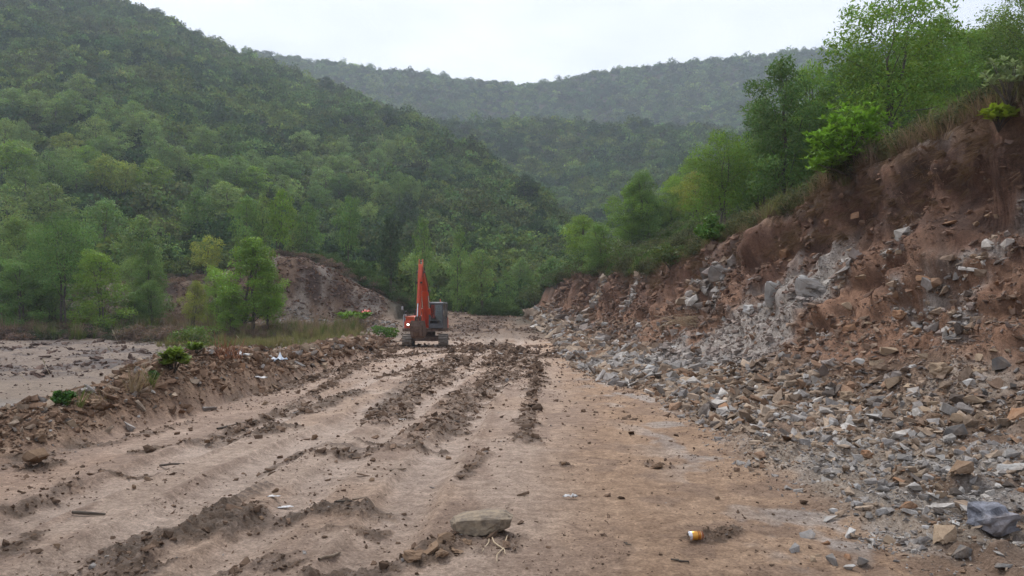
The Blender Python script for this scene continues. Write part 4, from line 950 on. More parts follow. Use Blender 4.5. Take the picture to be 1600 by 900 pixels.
MB().box((0, 0, .55), (1.9, 1.3, .32), bev=.03).box((0, -.9, .5), (1.75, .35, .26), bev=.02).cyl((0, 0, .7), (0, 0, .98), .62, 28).build('undercarriage', M_RUST, ex)
MB().box((-.06, .35, 1.10), (2.48, 3.7, .20), bev=.03).build('turntable_deck', M_RUST, ex)
hood = MB().prism([(-1.45, 1.21), (-1.45, 1.62), (-1.1, 1.98), (2.0, 2.10), (2.0, 1.21)], -1.20, -.42, .05).build('engine_housing', M_ORANGE, ex)
MB().box((-.86, -1.30, 1.86), (.62, .3, .02), (R(-46), 0, 0)).build('hood_hatch', M_ORANGE2, hood)
MB().cyl((-1.0, 1.0, 2.05), (-1.0, 1.0, 2.45), .05, 10).build('exhaust_pipe', M_BLACK, hood)
MB().prism([(1.3, 1.15), (1.3, 2.0), (2.1, 2.02), (2.38, 1.7), (2.38, 1.15)], -1.22, 1.12, .06).build('counterweight', M_ORANGE, ex)
MB().box((-1.20, -1.15, 1.68), (.16, .5, .86), bev=.07).build('side_tank', M_LGREY, ex)
lamp = MB().box((-.90, -1.50, 1.45), (.24, .12, .17), bev=.02).build('work_lamp', M_BLACK, ex)
MB().cyl((-.90, -1.555, 1.45), (-.90, -1.585, 1.45), .065, 16).build('lamp_lens', M_LAMP, lamp)
h_ = MB().tube([(-1.18, -1.4, 1.6), (-1.18, -1.45, 2.25), (-1.18, -.7, 2.35), (-1.18, -.4, 2.0)], .018, 8).build('handrail', M_GREYP, ex)
mr = MB().cyl((-1.24, -1.42, 2.1), (-1.30, -1.5, 2.50), .014, 8).build('mirror_arm', M_BLACK, ex); MB().box((-1.30, -1.53, 2.52), (.13, .04, .24), bev=.015).build('mirror', M_LGREY, mr)
# cab
cx0, cx1, cy0, cy1, cz0, cz1 = .50, 1.46, -1.66, .05, 1.22, 2.92
cab = MB().box(((cx0 + cx1) / 2, (cy0 + cy1) / 2, cz0 + .05), (cx1 - cx0, cy1 - cy0, .12), bev=.02).build('cab', M_GREYP, ex)
MB().prism([(cy0 - .03, cz1 - .09), (cy0 + .1, cz1), (cy1 - .1, cz1), (cy1, cz1 - .09)], cx0, cx1, .03).build('cab_roof', plain('roof_grey', (.26, .27, .28), (.2, .2, .2)), cab)
fr = MB()
for x_ in (cx0 + .045, cx1 - .045):
    fr.box((x_, cy0 + .04, (cz0 + cz1) / 2), (.09, .09, cz1 - cz0 - .14), bev=.015); fr.box((x_, cy1 - .05, (cz0 + cz1) / 2), (.09, .1, cz1 - cz0 - .14), bev=.015); fr.box((x_, -.72, (cz0 + cz1) / 2), (.07, .08, cz1 - cz0 - .14), bev=.01)
fr.box(((cx0 + cx1) / 2, cy0 + .035, cz0 + .2), (cx1 - cx0 - .16, .07, .2), bev=.01).box(((cx0 + cx1) / 2, cy0 + .035, cz1 - .14), (cx1 - cx0 - .16, .07, .1), bev=.01).box(((cx0 + cx1) / 2, cy0 + .03, 1.74), (cx1 - cx0 - .16, .05, .045))
fr.box((cx0 + .03, -.35, cz0 + .3), (.05, .8, .5), bev=.01)
fr.build('cab_frame', M_GREYP, cab)
dr = MB().box((cx1 - .02, -.35, cz0 + .36), (.035, .66, .62), bev=.01).box((cx1 - .02, -1.2, cz0 + .36), (.035, .82, .62), bev=.01).build('door', M_GREYP, cab); MB().box((cx1 + .012, -.85, 1.85), (.03, .16, .035), bev=.006).build('handle', M_BLACK, dr)
for nm, c_, d_ in (('windscreen', ((cx0 + cx1) / 2, cy0 + .03, 2.25), (.80, .012, .98)), ('lower_windscreen', ((cx0 + cx1) / 2, cy0 + .03, 1.62), (.80, .012, .22)), ('side_window', (cx1 - .03, -1.18, 2.28), (.012, .82, .98)), ('side_window', (cx1 - .03, -.34, 2.28), (.012, .60, .98)), ('side_window', (cx0 + .03, -1.18, 2.0), (.012, .82, 1.5)), ('rear_window', ((cx0 + cx1) / 2, cy1 - .04, 2.3), (.80, .012, .9))):
    MB().box(c_, d_).build(nm, M_GLASS, cab)
MB().cyl((cx0 + .2, cy0 - .01, 1.78), (cx0 + .34, cy0 - .01, 2.45), .012, 6).build('wiper', M_BLACK, cab)
seat = MB().box((.98, -.55, 1.72), (.48, .46, .14), bev=.04).box((.98, -.34, 2.06), (.46, .12, .68), (R(-8), 0, 0), bev=.04).box((.98, -.55, 1.48), (.3, .3, .36)).build('seat', M_BLACK, cab)
for x_ in (.68, 1.28):
    cn = MB().box((x_, -.75, 1.75), (.12, .5, .16), bev=.02).build('control_console', M_BLACK, cab)
    MB().cyl((x_, -.95, 1.8), (x_, -.98, 2.0), .015).build('control_lever', M_BLACK, cn) if False else None
MB().box((1.06, -.4, 2.98), (.07, .07, .30), (0, R(-14), 0), bev=.015).build('exhaust_stack', M_ORANGE2, ex)
# boom, stick, cylinders and bucket
def plate(bm_, path, w0, w1, hh):
    pass
boom_pts = [(-.55, 1.42), (-.95, 1.52), (-1.75, 2.75), (-2.15, 3.55), (-3.35, 4.62), (-3.45, 4.86), (-3.2, 4.95), (-1.9, 4.15), (-1.25, 3.3), (-.45, 1.8)]
BX = .33
bo = MB().prism(boom_pts, -.15 + BX, .15 + BX, .015).prism([(-.98, 1.50), (-1.80, 2.74), (-2.19, 3.53), (-2.15, 3.57), (-1.76, 2.78), (-.94, 1.54)], -.22 + BX, .22 + BX).build('boom', M_ORANGE, ex)
MB().cyl((-.34, -1.95, 3.6), (.34, -1.95, 3.6), .085, 14).build('pivot_pin', M_STEEL, bo); MB().cyl((-.28, -3.3, 4.75), (.28, -3.3, 4.75), .07, 12).build('pivot_pin', M_STEEL, bo)
for sx in (-1, 1):
    cy_ = MB().cyl((sx * .22, -1.2, 1.35), (sx * .22, -1.78, 2.50), .085, 14).build('boom_cylinder', M_ORANGE, ex); MB().cyl((sx * .22, -1.78, 2.50), (sx * .22, -2.08, 3.3), .045, 12).build('piston_rod', M_CHROME, cy_)
ac = MB().cyl((0, -1.3, 3.95), (0, -2.3, 4.72), .08, 14).build('stick_cylinder', M_ORANGE, ex); MB().cyl((0, -2.3, 4.72), (0, -3.2, 5.32), .045, 12).build('piston_rod', M_CHROME, ac)
stick_pts = [(-3.22, 5.22), (-3.45, 5.22), (-3.72, 4.55), (-4.12, 2.05), (-4.0, 1.85), (-3.82, 1.90), (-3.42, 4.2)]
st = MB().prism(stick_pts, -.125, .125, .012).build('stick', M_ORANGE, ex)
MB().box((-.11, -3.34, 5.38), (.05, .24, .34), bev=.01).box((.11, -3.34, 5.38), (.05, .24, .34), bev=.01).box((0, -3.45, 5.16), (.31, .05, .16)).build('stick_bracket', M_ORANGE2, st); MB().cyl((-.16, -3.3, 5.44), (.16, -3.3, 5.44), .05, 12).build('pivot_pin', M_STEEL, st)
MB().box((0, -3.93, 4.05), (.42, .05, .12)).box((-.22, -3.86, 3.98), (.05, .14, .1)).build('hose_clamp', M_BLACK, st)
MB().tube([(-.2, -3.5, 5.0), (-.24, -3.8, 4.3), (-.22, -3.95, 3.6), (-.2, -4.1, 2.5)], .02, 8).build('hose', M_BLACK, st)
MB().tube([(.22, -1.6, 3.0), (.25, -2.2, 3.75), (.24, -3.2, 4.7), (.22, -3.5, 5.0), (.2, -3.7, 4.4)], .022, 8).build('hose', M_BLACK, bo)
bc = MB().cyl((0, -3.86, 4.25), (0, -4.20, 2.75), .092, 14).build('bucket_cylinder', M_ORANGE, ex); MB().cyl((0, -4.20, 2.75), (0, -4.34, 1.95), .05, 12).build('piston_rod', M_CHROME, bc)
MB().box((-.13, -4.22, 1.90), (.05, .5, .12), (R(14), 0, 0), bev=.01).box((.13, -4.22, 1.90), (.05, .5, .12), (R(14), 0, 0), bev=.01).box((0, -4.36, 1.78), (.10, .10, .42), (R(-10), 0, 0), bev=.01).build('bucket_linkage', M_RUST, ex)
prof = [(-4.50, 1.66), (-4.62, 1.35), (-4.58, 1.0), (-4.38, .72), (-4.05, .62), (-3.72, .72), (-3.42, .98)]
def off_(pts, d): return [(y_ + d * (0 if i in (0,) else 1) * .0, z_) for i, (y_, z_) in enumerate(pts)]
inner = [(y_ + (-.0 if False else (.045 if y_ < -4.2 else .0)), z_ + (.045 if y_ > -4.5 else 0)) for y_, z_ in prof]
bk = MB().prism(prof + inner[::-1], -.38, .38)
for sx in (-1, 1): bk.prism([(-4.50, 1.66), (-4.62, 1.35), (-4.58, 1.0), (-4.38, .72), (-4.05, .62), (-3.72, .72), (-3.42, .98), (-3.75, 1.45), (-3.95, 1.72)], sx * .38 - .018, sx * .38 + .018)
bk.box((0, -4.28, 1.66), (.75, .44, .05), (R(-4), 0, 0)).box((-.13, -4.2, 1.78), (.04, .5, .24)).box((.13, -4.2, 1.78), (.04, .5, .24))
for k in (-.28, .28): bk.box((k, -4.625, 1.2), (.1, .035, .8))
bucket = bk.build('bucket', M_RUST, ex)
for k in range(5): MB().box((-.31 + .155 * k, -3.33, 1.06), (.09, .24, .06), (R(40), 0, 0), taper=(.6, .9)).build('bucket_tooth', M_STEEL, bucket)
for o_ in list(ex.children):
    if o_.name.split('.')[0] in ('crawler_track', 'undercarriage'): o_.rotation_euler.z = R(9)
    if o_.name.split('.')[0] in ('boom_cylinder', 'stick_cylinder', 'stick', 'bucket_cylinder', 'bucket_linkage', 'bucket'): o_.location.x = BX
for o_ in bo.children: o_.location.x = BX
ex.scale = (.96, .97, .98)

# operator behind the windscreen
pe = empty('person', (0, 0, 0)); pe.matrix_world = Matrix.Translation(ex.location) @ Matrix.Rotation(R(-5), 4, 'Z') @ Matrix.Translation((.98, -.60, 1.80))
tag(pe, 'person with dark hair and blue clothes seated inside the cab of the orange excavator', 'person')
def skinned(name, verts, edges, radii, m, parent, sub=1, root=0):
    me = bpy.data.meshes.new(name); me.from_pydata(verts, edges, []); me.materials.append(m)
    o = bpy.data.objects.new(name, me); C.objects.link(o); o.parent = parent
    o.modifiers.new('skin', 'SKIN'); me.skin_vertices.new() if not me.skin_vertices else None
    for i, r_ in enumerate(radii): me.skin_vertices[0].data[i].radius = (r_, r_) if not isinstance(r_, tuple) else r_
    me.skin_vertices[0].data[root].use_root = True
    sb = o.modifiers.new('sub', 'SUBSURF'); sb.levels = sub; sb.render_levels = sub
    return o
bv = [(0, .1, .06), (0, .12, .22), (0, .12, .40), (0, .10, .52), (0, .08, .59), (0, .06, .69), (0, .055, .78),
      (-.19, .11, .49), (-.25, -.02, .26), (-.26, -.27, .20), (.19, .11, .49), (.25, -.02, .26), (.26, -.27, .20),
      (-.10, .05, .03), (-.13, -.38, .06), (-.13, -.46, -.32), (-.13, -.60, -.36), (.10, .05, .03), (.13, -.38, .06), (.13, -.46, -.32), (.13, -.60, -.36)]
be = [(0, 1), (1, 2), (2, 3), (3, 4), (4, 5), (5, 6), (3, 7), (7, 8), (8, 9), (3, 10), (10, 11), (11, 12), (0, 13), (13, 14), (14, 15), (15, 16), (0, 17), (17, 18), (18, 19), (19, 20)]
br_ = [(.15, .11), (.14, .10), (.15, .105), (.11, .08), .055, (.075, .09), (.065, .08), .062, .05, .032, .062, .05, .032, .09, .072, .05, .04, .09, .072, .05, .04]
body = skinned('body', bv, be, br_, M_SKIN, pe)
cv = bv[:4] + bv[7:]; mp_ = {0: 0, 1: 1, 2: 2, 3: 3}; mp_.update({i: i - 3 for i in range(7, 21)})
ce = [(mp_[a], mp_[b]) for a, b in be if a in mp_ and b in mp_]; cr2 = [tuple(q_ + .014 for q_ in r_) if isinstance(r_, tuple) else r_ + .014 for r_ in (br_[:4] + br_[7:])]
skinned('clothes', cv, ce, cr2, M_BLUE, pe)
hb = MB(); bmesh.ops.create_icosphere(hb.bm, subdivisions=2, radius=1, matrix=Matrix.Translation((0, .085, .80)) @ Matrix.Diagonal((.095, .105, .085, 1))); hb.build('hair', M_HAIR, pe)
for sx in (-1, 1):
    hd = MB()
    for k in range(4): hd.cyl((sx * .26 + (k - 1.5) * .018, -.29, .20), (sx * .26 + (k - 1.5) * .02, -.35, .19 - .01 * k), .009, 6)
    hd.cyl((sx * .235, -.27, .2), (sx * .225, -.31, .225), .010, 6); hd.box((sx * .26, -.28, .2), (.075, .07, .03), bev=.01)
    hd.build('hand', M_SKIN, pe)


# ------------------------------------------------------------------ individual rocks
ROCK = []
def put_rock(u, v, px, col, shape=None, zone='', group=None, embed=.25, rz=None, label=None, name='rock', me=None, flatten=1., tilt=.35):
    x, y, z = P(u, v)
    s = px * y / FPX / 1.05
    if me is None:
        cand = [r for r in ROCKS if shape is None or r[1] == shape]; me, shape = random.choice(cand)
    o = bpy.data.objects.new(name, me); C.objects.link(o)
    if len(me.materials) == 0: me.materials.append(RK['grey'])
    o.material_slots[0].link = 'OBJECT'; o.material_slots[0].material = RK[col]
    hgt = {'blocky': .38, 'flat': .17, 'wedge': .3}.get(shape, .3)
    o.location = (x, y, z + s * hgt * (1 - 2 * embed) * .9); o.scale = (s, s * random.uniform(.85, 1.1), s * flatten * random.uniform(.85, 1.15))
    o.rotation_euler = (random.uniform(-tilt, tilt), random.uniform(-tilt, tilt), random.uniform(0, 6.28) if rz is None else rz)
    ROCK.append(dict(o=o, u=u, v=v, px=px, col=col, shape=shape, zone=zone, label=label))
    if label: tag(o, label, 'boulder' if px > 45 else 'rock')
    return o
def fancy(name, seed, dims, cuts=3, amp=.05):
    """a larger boulder with chipped facets"""
    base = hull_mesh(name, seed, dims, 13, .2); bm = bmesh.new(); bm.from_mesh(base)
    bmesh.ops.triangulate(bm, faces=bm.faces); bmesh.ops.subdivide_edges(bm, edges=bm.edges, cuts=cuts, use_grid_fill=True)
    from mathutils import noise as mn
    for v in bm.verts:
        p = v.co * 3.2 + Vector((seed, 0, 0)); k = mn.fractal(p, 1, 2, 4) * amp; c = (mn.cell(v.co * 4.5 + Vector((0, seed, 0))) - .5) * amp * .8
        v.co += v.co.normalized() * (k + c)
    bm.to_mesh(base); bm.free(); return base
big1 = fancy('boulder_a', 61, (.5, .40, .36), 3, .07); big2 = fancy('boulder_b', 42, (.5, .42, .3)); big3 = fancy('slab_c', 43, (.5, .30, .12)); big4 = fancy('outcrop', 44, (.5, .3, .34), 4, .08)
special = [
 (1553, 838, 84, 'blue-grey', big1, 'large blue grey boulder with a pale patch in the gravel at the lower right'),
 (1470, 846, 58, 'tan', big2, 'pinkish tan block lying left of the blue grey boulder'),
 (1500, 752, 58, 'brown', big2, 'brown wedge shaped rock resting on the pale gravel above the blue grey boulder'),
 (1585, 738, 60, 'pale', big3, 'pale flat stone at the right edge above the blue grey boulder'),
 (1588, 660, 58, 'rust', big2, 'rusty brown boulder at the foot of the brown rubble by the right edge'),
 (1470, 590, 40, 'tan', big1, 'squarish tan block sitting in the middle of the brown rubble slope'),
 (1325, 630, 28, 'tan', big1, 'light tan wedge of rock beside the road rubble below the scree'),
 (1455, 448, 58, 'rust', big3, 'orange brown slab stuck in the bank face'),
 (1405, 500, 28, 'rust', big1, 'reddish pointed rock jutting from the bank below the orange slab'),
 (1492, 535, 38, 'dark', big3, 'dark grey flat stones lying on the slope below the orange slab'),
 (1212, 478, 62, 'pale', big4, 'pale rounded outcrop bulging out above the grey scree'),
 (1262, 462, 50, 'pale', big4, 'pale streaked outcrop beside the top of the grey scree'),
 (1172, 492, 26, 'pale', big1, 'upright pale stone left of the outcrop over the grey scree'),
 (1098, 526, 30, 'grey', big3, 'flat grey stone in front of the bundle of dry stalks'),
 (1136, 506, 20, 'grey', big1, 'small dark topped stone just left of the outcrop stones'),
 (1128, 440, 44, 'grey', big4, 'grey ribbed outcrop under the dark overhang of the bank'),
 (1415, 800, 40, 'rust', big2, 'small rust brown block in front of the pinkish tan block'),
 (1500, 870, 44, 'dark', big2, 'dark grey rock with tan side below the pinkish tan block'),
 (1025, 732, 30, 'brown', big2, 'brown clump of stone standing alone at the rubble edge of the road'),
 (64, 690, 30, 'brown', big1, 'brown clod on the near end of the berm'), (412, 633, 16, 'tan', big2, 'tan stone at the foot of the berm beside the road'),
 (150, 640, 30, 'brown', big1, 'reddish brown lump topping the near end of the berm'), (440, 562, 16, 'tan', big1, 'rounded yellowish stone on the berm next to the blue white litter'),
 (1355, 718, 22, 'rust', big1, 'dark brown upright chunk at the top of the lower right gravel')]
for u, v, px, col, me, lab in special:
    put_rock(u, v, px, col, 'blocky' if me not in (big3,) else 'flat', '', me=me, label=lab, embed=.12, rz=random.uniform(-.4, .4), tilt=.15)
ZONES = [
 ('in the pale gravel at the lower right', (1230, 1598, 700, 892), 58, 'pale grey tan grey tan pale rust dark', (14, 36)),
 ('on the brown rubble slope at right', (1340, 1598, 545, 690), 60, 'tan rust tan grey brown tan pale dark', (14, 38)),
 ('in the rubble along the road edge', (1030, 1340, 590, 700), 38, 'tan grey brown tan pale rust', (10, 22)),
 ('on the grey scree', (900, 1330, 520, 600), 46, 'grey grey pale tan dark', (10, 22)),
 ('at the far tip of the scree', (880, 1100, 490, 545), 16, 'tan grey pale', (10, 14)),
 ('on the face of the bank', (1150, 1590, 330, 530), 34, 'tan brown rust pale brown rust', (11, 24)),
 ('on the berm left of the road', (0, 600, 540, 720), 44, 'brown tan brown tan grey rust', (10, 22))]
GRP = {z_[0]: 'stones ' + z_[0] for z_ in ZONES}
for zn, (u0, u1, v0, v1), cnt, cols, (p0, p1) in ZONES:
    cols = cols.split(); done = 0; tries = 0
    while done < cnt and tries < cnt * 8:
        tries += 1
        u = random.uniform(u0, u1)
        if 'berm' in zn:
            y = math.exp(random.uniform(math.log(9), math.log(44))); x = float(berm_x(y)) - 1.0 + random.gauss(0, .5); zz = hz(x, y, True); u = 800 + FPX * x / y
            v = 503 - (zz - CAM_Z) / y * FPX
            if not (0 < u < 600): continue
        else:
            v = random.uniform(v0, v1)
            if 'lower right' in zn and v - 700 < (1420 - u) * .75: continue
            if 'road edge' in zn and v > 620 + (u - 1030) * .35: continue
            if 'face' in zn and v < np.interp(u, [1150, 1290, 1440, 1600], [415, 345, 290, 240]): continue
            if 'grey scree' in zn and u < 960 and v > 585: continue
        k = random.random() ** 2.2; px = p0 + (p1 - p0) * k
        if any((r['u'] - u) ** 2 + ((r['v'] - v) * 1.6) ** 2 < ((r['px'] + px) * .42) ** 2 for r in ROCK): continue
        put_rock(u, v, px, random.choice(cols), None, zn, embed=random.uniform(.15, .4)); done += 1

# clay coated slab beside the tracks
sx_, sy_, sz_ = P(752, 838)
bm = bmesh.new()
for p_ in ((-.235, -.05, .0), (-.25, .05, .03), (-.20, -.115, .055), (-.10, -.135, .065), (.06, -.12, .075), (.16, -.135, .06), (.235, -.09, .05), (.25, .02, .06), (.20, .10, .09), (.02, .14, .10), (-.14, .13, .085), (-.22, .07, .07),
           (-.18, -.12, -.03), (-.05, -.125, -.055), (.08, -.115, -.05), (.13, -.12, -.01), (.21, -.07, -.01), (.2, .08, -.05), (-.2, .08, -.05), (.17, -.02, .095), (-.08, -.03, .10)): bm.verts.new(p_)
bmesh.ops.convex_hull(bm, input=bm.verts); bmesh.ops.triangulate(bm, faces=bm.faces); bmesh.ops.subdivide_edges(bm, edges=bm.edges, cuts=4, use_grid_fill=True)
from mathutils import noise as mn
for v in bm.verts:
    d_ = mn.fractal(v.co * 16, 1, 2, 4) * .007 + (mn.cell(v.co * 22) - .5) * .006; v.co += v.co.normalized() * d_
sl_ = bpy.data.meshes.new('slab'); bm.to_mesh(sl_); bm.free()
M_SLAB = plain('slab_stone', (.30, .235, .16), (.15, .12, .09), 11, .9, 0, .8)
o = link('rock_slab', sl_, M_SLAB, None, (sx_, sy_ + .06, sz_ + .05), (R(-4), R(-2), R(3))); tag(o, 'flat tan slab of rock lying on the mud of the near dirt road', 'rock slab')
for k, (du, dv, s_) in enumerate(((-52, 8, .2), (-80, 22, .17), (-40, 24, .13), (-105, 30, .15), (-22, 16, .1), (-66, 34, .1))):
    p = P(752 + du, 838 + dv); o = link('clay_lump', fancy('clay_lump_%d' % k, 80 + k, (s_ * .55, s_ * .45, s_ * .3), 3, s_ * .22), RK['brown'], None, (p[0], p[1], p[2] + .005), (random.uniform(-.2, .2), random.uniform(-.2, .2), random.uniform(0, 3)))
    tag(o, ['lump of wet clay touching the left end of the tan slab', 'lump of clay left of the one touching the tan slab', 'cracked clay lump at the front left corner of the tan slab', 'leftmost clay lump of the crumbling row beside the tan slab', 'smallest clay lump under the left end of the tan slab', 'clay lump nearest the camera in the row beside the tan slab'][k], 'clay lump', 'clay lumps beside the slab')
# scattered mud clods one can pick out on the road
cl_n = 0
for u, v, px, lab in ((88, 860, 14, 'dark clod near the bottom left of the road'), (232, 752, 13, 'brown clod left of the smooth wheel lane'), (325, 694, 12, 'small round clod left of the cleat printed mud'), (408, 814, 11, 'round dark clod right of the large churned patch'), (880, 728, 14, 'brown clod alone on the sandy half of the road'),
                      (62, 726, 50, 'largest brown mud lump at the left edge of the road'), (212, 765, 14, 'dark clod beside the left wheel lane'), (582, 752, 12, 'small clod in the middle wheel lane'), (700, 718, 12, 'clod beside the end of the right ridge'), (430, 770, 14, 'brown clod beside the white scrap of paper'), (1120, 780, 10, 'small grey clod right of the sandy lane'), (490, 686, 18, 'flat brown clod below the long mud ridge')):
    o = put_rock(u, v, px, 'brown', 'blocky', '', label=lab, name='mud_clod', flatten=.7); o['category'] = 'mud clod'

# ------------------------------------------------------------------ litter, sticks and small plants
def can():
    u, v = 1086, 848; x, y, z = P(u, v); e = empty('drink_can', (x, y, z + .033), R(8)); tag(e, 'silver topped orange drink can lying on its side on the road', 'drink can')
    m, n, p = mat('can_print'); t = nd(n, 'ShaderNodeTexCoord'); sp = nd(n, 'ShaderNodeSeparateXYZ'); n.links.new(t.outputs['Object'], sp.inputs[0]); rr = nd(n, 'ShaderNodeValToRGB'); n.links.new(rampf(n, sp.outputs['X'], -.05, .05), rr.inputs['Fac'])
    el = rr.color_ramp.elements; el[0].position = 0; el[0].color = (.7, .7, .74, 1); el[1].position = .2; el[1].color = (.62, .30, .05, 1)
    for po, co in ((.19, (.55, .55, .6, 1)), (.62, (.60, .26, .04, 1)), (.66, (.25, .09, .02, 1)), (.72, (.62, .24, .04, 1)), (.86, (.55, .17, .03, 1)), (.88, (.8, .6, .4, 1)), (.93, (.35, .09, .03, 1))): q_ = el.new(po); q_.color = co
    for e_ in el: pass
    rr.color_ramp.interpolation = 'CONSTANT'; n.links.new(rr.outputs[0], p.inputs['Base Color']); p.inputs['Metallic'].default_value = .5; p.inputs['Roughness'].default_value = .3
    b = MB().cyl((-.048, 0, 0), (.05, 0, 0), .033, 32).cyl((.05, 0, 0), (.058, 0, 0), .033, 32, .026).build('can_body', m, e, True)
    MB().cyl((-.048, 0, 0), (-.056, 0, 0), .033, 32, .027).build('can_lid', M_CHROME, e); MB().cyl((-.0565, 0, .008), (-.058, 0, .008), .009, 12).build('opening', M_BLACK, e); MB().box((-.058, 0, -.006), (.002, .012, .022)).build('pull_tab', M_CHROME, e)
can()
M_WHITE = plain('white_plastic', (.55, .54, .53), (.38, .36, .34), 8, .5); M_BWHITE = plain('bluish_plastic', (.5, .56, .64), (.36, .4, .46), 12, .4); M_RED = plain('red_plastic', (.65, .09, .07), (.55, .12, .10), 6, .5)
def crumple(name, u, v, w, d, h, m, label, seed, rz=0, cat='litter', segs=9, up=.01):
    x, y, z = P(u, v); rn = np.random.default_rng(seed); V = []; F = []
    for i in range(segs):
        for j in range(5):
            a = i / (segs - 1) - .5; b = j / 4 - .5; V.append((a * w * (1 + .2 * rn.normal() * .4), b * d * (1 - 1.2 * abs(a)) + d * .08 * rn.normal(), h * (.5 + .5 * math.cos(a * 3) * math.cos(b * 3)) * (1 + .45 * rn.normal())))
    for i in range(segs - 1):
        for j in range(4): F.append((i * 5 + j, i * 5 + j + 1, (i + 1) * 5 + j + 1, (i + 1) * 5 + j))
    me = np_mesh(name, V, F); o = link(name, me, m, None, (x, y, z + up), (0, 0, rz)); sd_ = o.modifiers.new('thick', 'SOLIDIFY'); sd_.thickness = .0015 * max(1, y / 8); tag(o, label, cat); return o
crumple('paper_scrap', 445, 795, .14, .06, .012, M_WHITE, 'white scrap of paper on the wet mud left of the ridges', 1, .5)
crumple('paper_scrap', 428, 778, .12, .05, .01, M_WHITE, 'thin pale scrap just behind the white paper scrap', 2, .2)
crumple('plastic_wrapper', 892, 781, .13, .045, .03, M_WHITE, 'white rolled wrapper lying on the sandy half of the road', 3, .1)
crumple('plastic_sheet', 434, 570, .45, .28, .14, M_BWHITE, 'bluish white crumpled plastic between stones on the berm', 4, .4, up=.06)
crumple('plastic_bag', 376, 560, .42, .25, .10, M_WHITE, 'pale grey torn sheet on top of the berm beside the dead fern', 5, .1, up=.04)
crumple('plastic_bag', 404, 594, .4, .2, .06, M_WHITE, 'small white scrap at the foot of the berm', 6, .3, up=.03)
crumple('plastic_bag', 572, 495, .85, .6, .42, M_RED, 'small red crumpled bag beside bright green leaves at the valley edge', 7, .2, up=.2)
M_WOOD = plain('weathered_wood', (.16, .12, .085), (.26, .2, .14), 12, .9); M_DARKW = plain('wet_wood', (.05, .038, .028), (.09, .07, .05), 12, .8); M_STRAW = plain('straw', (.40, .30, .19), (.5, .4, .27), 9, .8)
def stick(u0, v0, u1, v1, r_, m, label, cat='stick', lift=.01, bend=.02, name='stick'):
    a = P(u0, v0); b = P(u1, v1); rr = random.Random(u0); pth = [Vector(a).lerp(Vector(b), k / 4) + Vector((rr.uniform(-bend, bend), rr.uniform(-bend, bend) * .5, lift + abs(rr.gauss(0, .3)) * r_)) for k in range(5)]
    me = join_tubes(name, [(pth, [r_ * .8, r_, r_ * .95, r_ * .8, r_ * .5])], m, 7); o = link(name, me); tag(o, label, cat); return o
for a in ((770, 846, 792, 872, .006, M_STRAW, 'pale straw stalk crossing another in front of the tan slab'), (792, 844, 776, 880, .005, M_STRAW, 'pale straw stalk leaning left in front of the tan slab'), (766, 846, 750, 868, .004, M_STRAW, 'thin straw stalk under the middle of the tan slab'),
          (498, 878, 532, 870, .012, M_WOOD, 'short brown stick in the clay left of the slab'), (610, 738, 634, 736, .011, M_WOOD, 'short brown chunk of wood in the middle lane'), (110, 804, 162, 806, .016, M_DARKW, 'dark bent strip of wood on the smooth mud at the left'),
          (250, 730, 288, 729, .014, M_DARKW, 'dark flat stick left of the cleat printed mud'), (520, 790, 548, 785, .010, M_DARKW, 'dark twig above the churned cleat marks'), (548, 784, 606, 778, .009, M_WOOD, 'long tan splinter above the cleat marks'), (975, 850, 984, 858, .005, M_DARKW, 'tiny dark twig on the sandy lane left of the can'),
          (1050, 880, 1080, 884, .008, M_DARKW, 'dark twig at the bottom edge below the can'), (340, 672, 400, 662, .02, M_DARKW, 'dark broken strip of wood at the cleat printed mud')):
    stick(*a)
# bundle of dry stalks and fallen root mass against the bank
bx_, by_, bz_ = P(1082, 512); rr = random.Random(3); tb = []
for k in range(70):
    L_ = rr.uniform(.7, 1.5); a = Vector((rr.gauss(0, .5), rr.gauss(0, .25), rr.uniform(.02, .45))); d = Vector((rr.uniform(.6, 1), rr.uniform(-.35, .25), rr.uniform(-.25, .3))).normalized()
    tb.append(([a - d * L_ * .5, a + Vector((0, 0, rr.uniform(-.03, .1))), a + d * L_ * .5 - Vector((0, 0, rr.uniform(0, .15)))], [.006, .010, .005]))
o = link('dry_stalk_bundle', join_tubes('dry_stalk_bundle', tb, M_STRAW, 4), None, None, (bx_, by_, bz_)); tag(o, 'bundle of dry straw coloured stalks lying at the bank foot behind the grey scree', 'dry stalks')
tb = []
for k in range(50):
    a = Vector((rr.gauss(0, .22), rr.gauss(0, .2), 0)); d = Vector((rr.gauss(0, .5), rr.gauss(0, .3), rr.uniform(.3, 1))).normalized(); L_ = rr.uniform(.25, .6); tb.append(([a, a + d * L_ * .5 + Vector((0, 0, .05)), a + d * L_], [.012, .008, .004]))
fx, fy, fz = P(352, 560); o = link('dead_fern', join_tubes('dead_fern', tb, plain('dead_fern', (.22, .09, .05), (.3, .15, .08), 9, .9), 4), None, None, (fx, fy, fz)); tag(o, 'reddish brown dead fern on top of the berm', 'dead plant')
fx, fy, fz = P(1130, 500); o = link('root_clump', join_tubes('root_clump', [([p + Vector((0, 0, .1)) for p in pa], ra) for pa, ra in tb], plain('root', (.10, .06, .04), (.17, .11, .08), 9, .9), 4), None, None, (fx, fy, fz)); tag(o, 'dark brown clump of roots at the end of the dry stalk bundle', 'roots')
